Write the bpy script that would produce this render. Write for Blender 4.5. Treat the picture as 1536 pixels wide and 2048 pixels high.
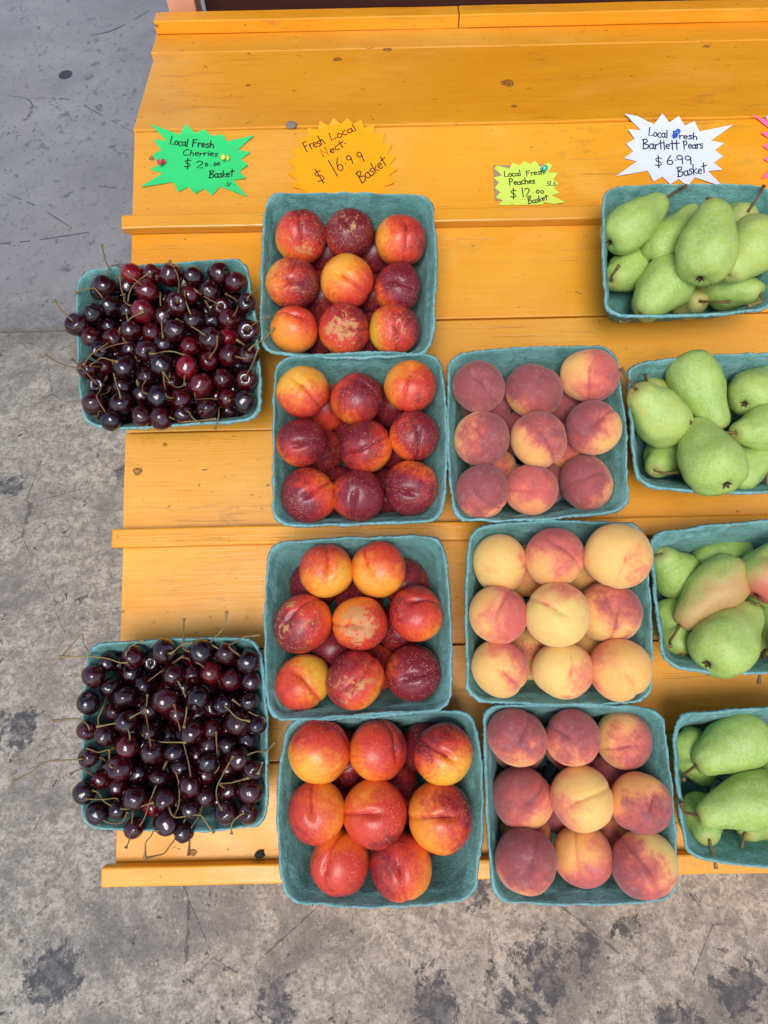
import bpy, bmesh, math, random
from mathutils import Vector, Matrix, noise as mnoise
R=math.radians
for o in list(bpy.data.objects): bpy.data.objects.remove(o)
sc=bpy.context.scene; col=sc.collection

# ---------------------------------------------------------------- camera, sky, sun, exposure
PITCH=R(58); ROLL=R(1.25)
CAM=Vector((0,0,1.6))
fw=Vector((0,math.cos(PITCH),-math.sin(PITCH))); u0=Vector((0,math.sin(PITCH),math.cos(PITCH))); r0=Vector((1,0,0))
crt=r0*math.cos(ROLL)-u0*math.sin(ROLL); cup=r0*math.sin(ROLL)+u0*math.cos(ROLL)
cd=bpy.data.cameras.new('camera'); cam=bpy.data.objects.new('camera',cd); col.objects.link(cam)
cam.matrix_world=Matrix(((crt.x,cup.x,-fw.x,CAM.x),(crt.y,cup.y,-fw.y,CAM.y),(crt.z,cup.z,-fw.z,CAM.z),(0,0,0,1)))
cd.sensor_fit='VERTICAL'; cd.sensor_height=36; cd.lens=1450/2048*36; cd.clip_start=.02; cd.clip_end=2000
sc.camera=cam
SUN_EL=R(53); SUN_AZ=R(-97)      # azimuth of the sun measured from +X
sd=Vector((math.cos(SUN_EL)*math.cos(SUN_AZ),math.cos(SUN_EL)*math.sin(SUN_AZ),math.sin(SUN_EL)))
w=bpy.data.worlds.new('World'); sc.world=w; w.use_nodes=True
nt=w.node_tree; bg=nt.nodes['Background']; sky=nt.nodes.new('ShaderNodeTexSky')
sky.sky_type='NISHITA'; sky.sun_disc=False; sky.sun_elevation=SUN_EL; sky.sun_rotation=math.pi/2-SUN_AZ
sky.dust_density=1.5; sky.air_density=1.0; sky.ozone_density=1
nt.links.new(sky.outputs[0],bg.inputs[0]); bg.inputs[1].default_value=.15
sl=bpy.data.lights.new('sun','SUN'); sl.energy=1.5; sl.angle=R(25); sl.color=(1,.985,.96)
so=bpy.data.objects.new('sun',sl); col.objects.link(so); so.rotation_euler=sd.to_track_quat('Z','Y').to_euler(); so.location=(0,-3,5)
sc.view_settings.view_transform='Standard'; sc.view_settings.look='None'; sc.view_settings.gamma=1; sc.view_settings.exposure=0.43
sc.view_settings.use_curve_mapping=False

# ---------------------------------------------------------------- slope frame of the stand
TILT=R(24); D=1.04
U=Vector((1,0,0)); V=Vector((0,math.cos(TILT),math.sin(TILT))); N=Vector((0,-math.sin(TILT),math.cos(TILT)))
O=CAM-N*D
def W(p): return O+U*p[0]+V*p[1]+N*p[2]
def WD(d): return U*d[0]+V*d[1]+N*d[2]
SLOPE=Matrix(((U.x,V.x,N.x),(U.y,V.y,N.y),(U.z,V.z,N.z)))

# ---------------------------------------------------------------- helpers
def srgb(r,g,b):
    f=lambda c:(c/255/12.92 if c/255<=.04045 else ((c/255+.055)/1.055)**2.4)
    return (f(r),f(g),f(b),1)
class NT:
    def __init__(s,name):
        s.m=bpy.data.materials.new(name); s.m.use_nodes=True; s.t=s.m.node_tree; s.n=s.t.nodes; s.l=s.t.links
        s.b=s.n['Principled BSDF']; s.tc=s.n.new('ShaderNodeTexCoord')
    def new(s,t,**k):
        x=s.n.new('ShaderNode'+t)
        for a,b in k.items(): setattr(x,a,b)
        return x
    def put(s,inp,v):
        if isinstance(v,bpy.types.NodeSocket): s.l.new(v,inp)
        else: inp.default_value=v
    def map(s,v,scale=(1,1,1),loc=(0,0,0)):
        x=s.new('Mapping'); s.put(x.inputs[0],v); s.put(x.inputs['Scale'],scale); s.put(x.inputs['Location'],loc); return x.outputs[0]
    def noise(s,v,scale,detail=4,rough=.55,dist=0,w=None):
        x=s.new('TexNoise'); 
        if w is not None: x.noise_dimensions='4D'; s.put(x.inputs['W'],w)
        s.put(x.inputs['Vector'],v); s.put(x.inputs['Scale'],scale); s.put(x.inputs['Detail'],detail); s.put(x.inputs['Roughness'],rough); s.put(x.inputs['Distortion'],dist)
        return x.outputs[0]
    def voro(s,v,scale,feature='F1',rand=1):
        x=s.new('TexVoronoi',feature=feature); s.put(x.inputs['Vector'],v); s.put(x.inputs['Scale'],scale); s.put(x.inputs['Randomness'],rand); return x.outputs['Distance'],(x.outputs['Color'] if feature=='F1' else None)
    def math(s,op,a,b=0.,c=0.,clamp=False):
        x=s.new('Math',operation=op,use_clamp=clamp); s.put(x.inputs[0],a); s.put(x.inputs[1],b); s.put(x.inputs[2],c); return x.outputs[0]
    def vm(s,op,a,b=(0,0,0)):
        x=s.new('VectorMath',operation=op); s.put(x.inputs[0],a); s.put(x.inputs[1],b)
        return x.outputs['Value'] if op in('DOT_PRODUCT','LENGTH','DISTANCE') else x.outputs[0]
    def ss(s,v,a,b,o0=0.,o1=1.):
        x=s.new('MapRange',interpolation_type='SMOOTHSTEP'); s.put(x.inputs[0],v); s.put(x.inputs[1],a); s.put(x.inputs[2],b); s.put(x.inputs[3],o0); s.put(x.inputs[4],o1); return x.outputs[0]
    def mix(s,f,a,b,mode='MIX'):
        x=s.new('Mix',data_type='RGBA',blend_type=mode); s.put(x.inputs[0],f); s.put(x.inputs[6],a); s.put(x.inputs[7],b); return x.outputs[2]
    def attr(s,name):
        x=s.new('Attribute',attribute_type='OBJECT',attribute_name=name); return x
    def rnd(s): return s.new('ObjectInfo').outputs['Random']
    def bump(s,h,strength=.3,dist=.002,nrm=None):
        x=s.new('Bump'); s.put(x.inputs['Height'],h); s.put(x.inputs['Strength'],strength); s.put(x.inputs['Distance'],dist)
        if nrm is not None: s.put(x.inputs['Normal'],nrm)
        return x.outputs[0]
    def fin(s,color,rough=.5,normal=None,**k):
        s.put(s.b.inputs['Base Color'],color); s.put(s.b.inputs['Roughness'],rough)
        if normal is not None: s.put(s.b.inputs['Normal'],normal)
        for a,b in k.items(): s.put(s.b.inputs[a.replace('_',' ')],b)
        return s.m
def plain(name,c,rough=.5,**k): return NT(name).fin(c,rough,**k)

def link(name,me,mat=None,parent=None):
    o=bpy.data.objects.new(name,me); col.objects.link(o)
    if mat is not None and me is not None and not me.materials: me.materials.append(mat)
    if parent is not None: o.parent=parent
    return o
def mesh(name,vs,fs,smooth=True):
    me=bpy.data.meshes.new(name); me.from_pydata([tuple(v) for v in vs],[],fs); me.update()
    if smooth: me.polygons.foreach_set('use_smooth',[True]*len(me.polygons))
    return me
def tag(o,label=None,cat=None,group=None,kind=None):
    if label: o['label']=label
    if cat: o['category']=cat
    if group: o['group']=group
    if kind: o['kind']=kind
    return o
def empty(name,loc):
    o=bpy.data.objects.new(name,None); col.objects.link(o); o.location=loc; o.empty_display_size=.05; return o
def bevbox(name,sx,sy,sz,bev=.002,seed=0,warp=0,segx=1):
    bm=bmesh.new(); bmesh.ops.create_cube(bm,size=1)
    bmesh.ops.scale(bm,verts=bm.verts,vec=(sx,sy,sz))
    if segx>1:
        es=[e for e in bm.edges if abs((e.verts[0].co-e.verts[1].co).x)>1e-6]
        bmesh.ops.subdivide_edges(bm,edges=es,cuts=segx-1)
    sharp=[e for e in bm.edges if len(e.link_faces)==2 and e.calc_face_angle(0)>.5]
    bmesh.ops.bevel(bm,geom=sharp,offset=bev,segments=2,affect='EDGES',profile=.5)
    if warp:
        for v in bm.verts:
            n=mnoise.noise_vector(Vector((v.co.x*9+seed*7.3,v.co.y*5,v.co.z*5+seed)))
            v.co.y+=n.y*warp; v.co.z+=n.z*warp*.7
    me=bpy.data.meshes.new(name); bm.to_mesh(me); bm.free()
    return me
def tube(pts,radii,seg=8,cap=True):
    # smooth tube along points (Catmull-Rom sampled)
    P=[Vector(p) for p in pts]; n=len(P); S=[];RR=[]
    for i in range(n-1):
        p0=P[max(i-1,0)];p1=P[i];p2=P[i+1];p3=P[min(i+2,n-1)]
        k=3
        for j in range(k):
            t=j/k
            S.append(.5*((2*p1)+(-p0+p2)*t+(2*p0-5*p1+4*p2-p3)*t*t+(-p0+3*p1-3*p2+p3)*t**3)); RR.append(radii[i]*(1-t)+radii[i+1]*t)
    S.append(P[-1]);RR.append(radii[-1])
    vs=[];fs=[]; m=len(S); ref=None
    for i in range(m):
        t=(S[min(i+1,m-1)]-S[max(i-1,0)])
        t=t.normalized() if t.length>1e-9 else Vector((0,0,1))
        if ref is None: ref=t.orthogonal().normalized()
        ref=(ref-t*ref.dot(t)); ref=ref.normalized() if ref.length>1e-6 else t.orthogonal().normalized()
        b=t.cross(ref)
        for j in range(seg):
            a=2*math.pi*j/seg; vs.append(S[i]+(ref*math.cos(a)+b*math.sin(a))*RR[i])
    for i in range(m-1):
        for j in range(seg):
            fs.append((i*seg+j,i*seg+(j+1)%seg,(i+1)*seg+(j+1)%seg,(i+1)*seg+j))
    if cap: fs.append(tuple(range(seg-1,-1,-1))); fs.append(tuple(range((m-1)*seg,m*seg)))
    return vs,fs
def lathe(prof,seg=20):
    vs=[];fs=[]
    for r,z in prof:
        for j in range(seg):
            a=2*math.pi*j/seg; vs.append((r*math.cos(a),r*math.sin(a),z))
    for i in range(len(prof)-1):
        for j in range(seg): fs.append((i*seg+j,i*seg+(j+1)%seg,(i+1)*seg+(j+1)%seg,(i+1)*seg+j))
    fs.append(tuple(range(seg-1,-1,-1))); fs.append(tuple(range((len(prof)-1)*seg,len(prof)*seg)))
    return vs,fs

# ---------------------------------------------------------------- materials
def mat_wood():
    m=NT('orange_painted_wood'); p=m.tc.outputs['Object']; rn=m.rnd()
    off=m.vm('ADD',p,m.vm('SCALE',(3.1,1.7,2.3),(0,0,0)))
    cmb=m.new('CombineXYZ'); m.put(cmb.inputs[0],m.math('MULTIPLY',rn,37.)); m.put(cmb.inputs[1],m.math('MULTIPLY',rn,11.)); m.put(cmb.inputs[2],m.math('MULTIPLY',rn,5.))
    q=m.vm('ADD',p,cmb.outputs[0])
    warp=m.noise(m.map(q,(3,9,9)),1,3); 
    qq=m.vm('ADD',q,m.vm('MULTIPLY',warp,(0,.03,.03)))
    grain=m.noise(m.map(qq,(4,160,160)),1,5,.6,.4)
    fine=m.noise(m.map(qq,(14,600,600)),1,3,.6)
    big=m.noise(m.map(q,(2.2,7,7)),1,4,.6)
    c=m.mix(m.ss(big,.3,.7),srgb(228,146,16),srgb(240,164,36))
    tint=m.math('MULTIPLY',m.math('SUBTRACT',rn,.5),.5)
    c=m.mix(m.ss(m.math('ADD',m.noise(q,1.3,3),tint),.45,.8,0.,.6),c,srgb(218,154,58))
    c=m.mix(m.math('MULTIPLY',m.ss(grain,.5,.75),.22),c,srgb(208,130,16))
    # dirt flecks, scuffs and worn grey-brown patches
    sp=m.noise(m.map(q,(70,100,100)),1,3,.6); dm_=m.noise(q,3.2,3); c=m.mix(m.math('MULTIPLY',m.ss(sp,.67,.72),m.ss(dm_,.4,.62,.1,.8)),c,srgb(84,58,30))
    sc_=m.noise(m.map(q,(10,34,34)),1,6,.72,.6); pm=m.noise(q,4.2,3)
    c=m.mix(m.math('MULTIPLY',m.math('MULTIPLY',m.ss(sc_,.54,.66),m.ss(pm,.46,.62)),.34),c,srgb(150,106,54)); sheen=m.noise(m.map(q,(5,9,9),(7,1,3)),1,5,.65,.4); c=m.mix(m.math('MULTIPLY',m.ss(sheen,.5,.7),.3),c,srgb(242,184,84))  # last mix: soft sheen painted into the colour as pale patches
    li=m.noise(m.map(q,(5,200,200)),1,2,.5,1.2); lm=m.noise(m.map(q,(6,14,14),(4,2,0)),1,2)
    lines=m.math('MULTIPLY',m.ss(li,.62,.68),m.ss(lm,.5,.60)); c=m.mix(m.math('MULTIPLY',lines,.28),c,srgb(120,74,20))
    gm=m.ss(m.noise(m.map(q,(3,10,10),(1,5,2)),1,3),.38,.62,.25,1.)
    g=m.math('ADD',m.math('MULTIPLY',m.math('MULTIPLY',grain,gm),.9),m.math('MULTIPLY',fine,.12)); g=m.math('SUBTRACT',g,m.math('MULTIPLY',m.ss(sp,.67,.72),.5)); g=m.math('SUBTRACT',g,m.math('MULTIPLY',lines,.5))
    return m.fin(c,m.ss(m.noise(q,9,4),.3,.7,.30,.48),m.bump(g,.42,.0016),Specular_IOR_Level=.5)
def mat_pulp():
    m=NT('moulded_teal_pulp'); p=m.tc.outputs['Object']
    f1=m.noise(p,170,5,.7); f2=m.noise(m.map(p,(1,1,1)),620,3,.6); big=m.noise(p,16,4,.6)
    fib=m.noise(m.map(p,(90,90,420)),1,4,.65,.6)
    bl=m.noise(p,48,6,.72,.4)
    c=m.mix(m.ss(big,.3,.7),srgb(98,152,142),srgb(126,178,170))
    c=m.mix(m.math('MULTIPLY',m.ss(bl,.42,.66),.7),c,srgb(72,120,110))
    c=m.mix(m.math('MULTIPLY',m.ss(fib,.5,.7),.55),c,srgb(78,124,118))
    c=m.mix(m.math('MULTIPLY',m.ss(f2,.58,.72),.5),c,srgb(142,194,200))
    a=m.new('Attribute',attribute_name='edge'); c=m.mix(m.math('MULTIPLY',a.outputs['Fac'],m.ss(f1,.35,.6,.1,.6)),c,srgb(150,200,206))
    h=m.math('ADD',m.math('ADD',f1,m.math('MULTIPLY',f2,.5)),m.math('ADD',m.math('MULTIPLY',fib,.6),bl))
    return m.fin(c,.95,m.bump(h,.8,.0028),Specular_IOR_Level=.12,Sheen_Weight=.1)
def mat_stone(peach):
    m=NT('peach_skin' if peach else 'nectarine_skin'); p=m.tc.outputs['Object']; rn=m.rnd()
    w_=m.math('MULTIPLY',rn,50.)
    nrm=m.vm('NORMALIZE',p)
    bd=m.attr('bdir').outputs['Vector']; bias=m.attr('bias').outputs['Fac']; dk=m.attr('dark').outputs['Fac']; bs=m.attr('base').outputs['Fac']; scar=m.attr('scar').outputs['Fac']
    n1=m.noise(p,1.3 if peach else 1.1,3,.55,.4,w_); n2=m.noise(p,5.5,5,.65,.3,w_); n3=m.noise(m.map(p,(6,6,1.3)),1.5,5,.68,.3,w_); n4=m.noise(p,26,4,.7,0,w_)
    v=m.math('ADD',m.math('MULTIPLY',m.vm('DOT_PRODUCT',nrm,bd),.62),bias)
    v=m.math('ADD',v,m.math('MULTIPLY',m.math('SUBTRACT',n1,.5),1.5 if peach else 1.0))
    v=m.math('ADD',v,m.math('MULTIPLY',m.math('SUBTRACT',n2,.5),.3 if peach else .4)); v=m.math('ADD',v,m.math('MULTIPLY',m.math('SUBTRACT',n3,.5),.55 if peach else .95)); v=m.math('ADD',v,m.math('MULTIPLY',m.math('SUBTRACT',n4,.5),.14 if peach else .3))
    sx=m.new('SeparateXYZ'); m.put(sx.inputs[0],nrm)
    sut=m.math('MULTIPLY',m.ss(m.math('ABSOLUTE',sx.outputs[1]),.10,.01),m.ss(sx.outputs[0],-.1,.2)); v=m.math('ADD',v,m.math('MULTIPLY',sut,.22))
    rp=m.new('ValToRGB'); e=rp.color_ramp.elements
    if peach: cs=[(0,(186,184,80)),(.3,(236,200,116)),(.6,(240,176,96)),(1,(234,128,70))]
    else: cs=[(0,(192,182,44)),(.35,(230,180,64)),(.65,(238,156,54)),(1,(238,118,42))]
    e[0].position=0; e[0].color=srgb(*cs[0][1]); e[1].position=1; e[1].color=srgb(*cs[-1][1])
    for q,c in cs[1:-1]: x=e.new(q); x.color=srgb(*c)
    m.put(rp.inputs[0],m.math('ADD',bs,m.math('MULTIPLY',m.math('SUBTRACT',n2,.5),.35)))
    base=rp.outputs[0]
    red=srgb(208,98,86) if peach else srgb(206,62,46)
    deep=srgb(150,70,68) if peach else srgb(112,30,42)
    orange=srgb(236,150,98) if peach else srgb(232,112,44)
    c=m.mix(m.ss(v,-.32,.22),base,orange)
    c=m.mix(m.ss(v,-.05,.5),c,red)
    dd=m.math('ADD',m.math('ADD',m.math('MULTIPLY',v,.8),m.math('MULTIPLY',m.math('SUBTRACT',m.noise(p,1.5,4,.6,.5,m.math('ADD',w_,7.)),.5),1.3)),m.math('MULTIPLY',m.math('SUBTRACT',dk,.5),1.15))
    c=m.mix(m.math('MULTIPLY',m.ss(dd,.12,.85),.97),c,deep)
    # suture and cavity colour a little redder
    if peach:
        bl=m.math('MULTIPLY',m.ss(dd,.25,.9),m.ss(n3,.35,.75)); c=m.mix(m.math('MULTIPLY',bl,.35),c,srgb(150,108,116))
        fz=m.noise(p,70,2,.6,0,w_); c=m.mix(m.math('MULTIPLY',m.ss(fz,.55,.72),.22),c,srgb(226,196,184)); bz_=m.noise(p,2.6,6,.7,.5,w_); c=m.mix(m.math('MULTIPLY',m.math('MULTIPLY',m.ss(bz_,.5,.72),m.ss(v,.0,.5)),.35),c,srgb(196,160,158)); br=m.noise(p,3.4,4,.65,.6,w_); c=m.mix(m.math('MULTIPLY',m.ss(br,.71,.75),.45),c,srgb(150,98,60))
        h=m.math('ADD',m.noise(p,120,3,.7),m.math('MULTIPLY',n4,.5))
        return m.fin(c,.75,m.bump(h,.25,.004),Specular_IOR_Level=.25,Sheen_Weight=.25,Sheen_Roughness=.45,Sheen_Tint=(1,.8,.72,1),Subsurface_Weight=.0)
    d,vc=m.voro(p,17); dens=m.ss(n1,.36,.62)
    sepc=m.new('SeparateColor'); m.put(sepc.inputs[0],vc)
    sz=m.math('MULTIPLY',sepc.outputs[0],.32)
    spk=m.math('MULTIPLY',m.math('MULTIPLY',m.math('LESS_THAN',d,sz),dens),m.ss(v,.05,.35))
    d2,vc2=m.voro(p,38); spk2=m.math('MULTIPLY',m.math('LESS_THAN',d2,.2),m.ss(n2,.5,.66)); spk=m.math('MAXIMUM',spk,m.math('MULTIPLY',spk2,m.ss(v,.0,.3)))
    c=m.mix(m.math('MULTIPLY',spk,.75),c,srgb(236,176,120))
    # russet scars near the stem end
    near=m.ss(sx.outputs[2],.35,.95)
    ed,_=m.voro(m.vm('ADD',p,m.vm('SCALE',m.vm('SUBTRACT',m.noise(p,3,3),(.5,.5,.5)),(0,0,0))),2.6,'DISTANCE_TO_EDGE')
    ns=m.noise(p,3.4,7,.78,.6,w_)
    pat=m.ss(m.math('ADD',m.math('ADD',ns,m.math('MULTIPLY',near,.22)),m.math('MULTIPLY',scar,.30)),.965,.985)
    thr=m.math('MULTIPLY',m.math('MULTIPLY',m.math('LESS_THAN',ed,.03),m.ss(ns,.48,.6)),m.math('MULTIPLY',m.ss(sx.outputs[2],.0,.5),m.ss(scar,.2,.7)))
    sm=m.math('MAXIMUM',pat,thr)
    c=m.mix(m.math('MULTIPLY',sm,.85),c,m.mix(n4,srgb(176,118,66),srgb(214,164,104)))
    h=m.math('ADD',m.math('MULTIPLY',n4,.4),m.math('MULTIPLY',sm,.8))
    return m.fin(c,m.math('ADD',m.ss(n2,.3,.7,.20,.32),m.math('MULTIPLY',sm,.35)),m.bump(h,.2,.004),Specular_IOR_Level=.4)
def mat_pear():
    m=NT('pear_skin'); p=m.tc.outputs['Object']; rn=m.rnd(); w_=m.math('MULTIPLY',rn,50.)
    pink=m.attr('pink').outputs['Fac']; ye=m.attr('yellow').outputs['Fac']; bd=m.attr('bdir').outputs['Vector']
    n1=m.noise(p,1.4,3,.55,0,w_); n2=m.noise(p,9,5,.7,.2,w_); n3=m.noise(p,30,3,.6,0,w_)
    c=m.mix(m.math('ADD',m.math('MULTIPLY',ye,.7),m.math('MULTIPLY',m.math('SUBTRACT',n1,.5),1.5),0,True),srgb(152,180,82),srgb(204,204,108))
    c=m.mix(m.math('MULTIPLY',m.ss(n2,.42,.62),.6),c,srgb(176,204,132))
    c=m.mix(m.math('MULTIPLY',m.ss(n1,.5,.7),.25),c,srgb(132,168,58))
    nrm=m.vm('NORMALIZE',p)
    v=m.math('ADD',m.math('MULTIPLY',m.vm('DOT_PRODUCT',nrm,bd),.7),m.math('MULTIPLY',m.math('SUBTRACT',n1,.5),.9))
    pk=m.math('MULTIPLY',m.ss(v,-.45,.35),pink); c=m.mix(pk,c,m.mix(n2,srgb(216,124,92),srgb(204,88,92)))
    d,vc=m.voro(p,17); sp=m.new('SeparateColor'); m.put(sp.inputs[0],vc)
    dot=m.math('LESS_THAN',d,m.math('MULTIPLY',sp.outputs[0],.24)); c=m.mix(m.math('MULTIPLY',dot,.75),c,srgb(84,116,34))
    sc_=m.noise(m.map(p,(3,3,9)),1.2,4,.7,1.0,w_); c=m.mix(m.math('MULTIPLY',m.ss(sc_,.69,.72),.7),c,srgb(112,84,50))
    sx=m.new('SeparateXYZ'); m.put(sx.inputs[0],p)
    rus=m.math('MULTIPLY',m.ss(sx.outputs[2],1.6,1.8),m.ss(n2,.35,.6)); c=m.mix(m.math('MULTIPLY',rus,.6),c,srgb(170,142,90))
    return m.fin(c,m.ss(n2,.3,.7,.30,.46),m.bump(m.math('ADD',n2,m.math('MULTIPLY',n3,.5)),.2,.008),Specular_IOR_Level=.38)
def mat_cherry():
    m=NT('cherry_skin'); p=m.tc.outputs['Object']; rn=m.rnd(); w_=m.math('MULTIPLY',rn,50.)
    rd=m.attr('red').outputs['Fac']; n1=m.noise(p,1.6,3,.5,0,w_); n2=m.noise(p,14,3,.6,0,w_)
    f=m.math('ADD',rd,m.math('MULTIPLY',m.math('SUBTRACT',n1,.5),.22),0,True)
    c=m.mix(f,srgb(28,6,12),srgb(136,14,24))
    sx=m.new('SeparateXYZ'); m.put(sx.inputs[0],m.vm('NORMALIZE',p)); 
    pit=m.ss(sx.outputs[2],.988,.996); c=m.mix(m.math('MULTIPLY',pit,.8),c,srgb(120,84,54))
    return m.fin(c,.10,m.bump(m.math('ADD',m.noise(p,1.8,2,.4,0,w_),m.math('MULTIPLY',n2,.012)),.10,.05),Specular_IOR_Level=.55,Coat_Weight=.5,Coat_Roughness=.06)
def mat_concrete(upper):
    m=NT('painted_concrete' if upper else 'stained_concrete'); p=m.tc.outputs['Object']
    a=m.noise(p,2.2,6,.65,.3); b=m.noise(p,11,7,.7,.2); g=m.noise(p,90,4,.7); vf=m.noise(p,42,5,.75,.6)
    gd,gc=m.voro(p,170); gs=m.new('SeparateColor'); m.put(gs.inputs[0],gc); gr=m.math('MULTIPLY',m.math('LESS_THAN',gd,m.math('MULTIPLY',gs.outputs[0],.42)),m.math('GREATER_THAN',gs.outputs[1],.55))
    sy=m.new('SeparateXYZ'); m.put(sy.inputs[0],p)
    if upper:
        c=m.mix(m.ss(a,.3,.7),srgb(134,129,126),srgb(155,150,146))
        c=m.mix(m.math('MULTIPLY',m.ss(m.noise(m.map(p,(3,1,1)),2,4),.52,.72),.45),c,srgb(152,144,136))
        chips=m.math('MULTIPLY',m.ss(m.noise(m.map(p,(26,18,18)),1,6,.75,.4),.585,.61),m.ss(a,.38,.55)); c=m.mix(m.math('MULTIPLY',chips,.7),c,srgb(82,82,84))
        c=m.mix(m.math('MULTIPLY',m.ss(vf,.57,.64),.5),c,srgb(96,96,99))
        sp=m.ss(m.noise(m.map(p,(60,34,34)),1,4,.6),.68,.70); c=m.mix(m.math('MULTIPLY',sp,.85),c,srgb(58,58,60))
        edge=m.ss(m.math('ADD',sy.outputs[1],m.math('MULTIPLY',m.math('SUBTRACT',b,.5),.25)),1.68,1.95,1.,0.)
        c=m.mix(m.math('MULTIPLY',m.math('MULTIPLY',edge,m.ss(vf,.35,.6)),.8),c,srgb(112,107,100))
        return m.fin(c,.55,m.bump(m.math('SUBTRACT',g,m.math('MULTIPLY',chips,1.5)),.3,.003),Specular_IOR_Level=.4)
    mo=m.noise(p,42,9,.8,.3); ms=m.noise(p,150,5,.75); lg=m.noise(p,4.5,7,.75,.5)
    c=m.mix(m.ss(mo,.40,.60),srgb(136,128,116),srgb(194,184,167))
    c=m.mix(m.math('MULTIPLY',m.ss(b,.42,.62),.5),c,srgb(124,117,107))
    c=m.mix(m.math('MULTIPLY',m.ss(ms,.55,.62),.6),c,srgb(96,92,86)); c=m.mix(m.math('MULTIPLY',m.ss(ms,.42,.36),.5),c,srgb(208,199,182))
    c=m.mix(m.math('MULTIPLY',gr,.6),c,m.mix(gs.outputs[2],srgb(70,66,64),srgb(200,194,184)))
    st=m.math('ADD',m.math('MULTIPLY',lg,.62),m.math('MULTIPLY',mo,.38))
    c=m.mix(m.math('MULTIPLY',m.ss(st,.515,.56),.55),c,srgb(88,87,87))
    spots=m.ss(m.noise(p,30,7,.75,.6),.625,.64); c=m.mix(m.math('MULTIPLY',spots,.85),c,srgb(56,55,57))
    ck,_=m.voro(m.vm('ADD',p,m.vm('MULTIPLY',m.new('TexNoise').outputs[1],(0,0,0))),3.1,'DISTANCE_TO_EDGE'); ckm=m.math('MULTIPLY',m.math('LESS_THAN',m.math('ADD',ck,m.math('MULTIPLY',m.math('SUBTRACT',mo,.5),.03)),.0035),m.ss(lg,.47,.52)); c=m.mix(m.math('MULTIPLY',ckm,.6),c,srgb(70,68,66))
    # grime along the slab joint
    jm=m.math('MULTIPLY',m.ss(sy.outputs[1],1.45,1.68),m.ss(m.math('ADD',mo,m.math('MULTIPLY',b,.5)),.62,.85)); c=m.mix(m.math('MULTIPLY',jm,.7),c,srgb(86,84,80))
    # spilled dark patches
    dst=None
    for (x,y,r) in STAINS:
        q=m.vm('MULTIPLY',m.vm('SUBTRACT',p,(x,y,0)),(1,1,0)); d=m.math('DIVIDE',m.vm('LENGTH',q),r)
        dst=d if dst is None else m.math('MINIMUM',dst,d)
    dst=m.math('ADD',dst,m.math('MULTIPLY',m.math('SUBTRACT',m.noise(p,13,10,.8,.7),.5),4.2)); dst=m.math('ADD',dst,m.math('MULTIPLY',m.math('SUBTRACT',mo,.5),1.6))
    stm=m.ss(dst,.72,.60)
    c=m.mix(m.math('MULTIPLY',stm,m.ss(mo,.42,.6,.92,.45)),c,srgb(72,72,76))
    return m.fin(c,m.ss(stm,0,1,.75,.6),m.bump(m.math('ADD',m.math('MULTIPLY',g,.6),mo),.5,.004),Specular_IOR_Level=.3)
def mat_paper(name,c):
    m=NT(name); p=m.tc.outputs['Object']; n=m.noise(p,60,4,.6); s=m.noise(p,420,2)
    cc=m.mix(m.math('MULTIPLY',m.ss(n,.4,.75),.12),c,(c[0]*.7,c[1]*.7,c[2]*.7,1)); cc=m.mix(m.math('MULTIPLY',m.ss(s,.72,.76),.5),cc,(c[0]*.3,c[1]*.3,c[2]*.3,1))
    return m.fin(cc,.6,Specular_IOR_Level=.3)

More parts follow.
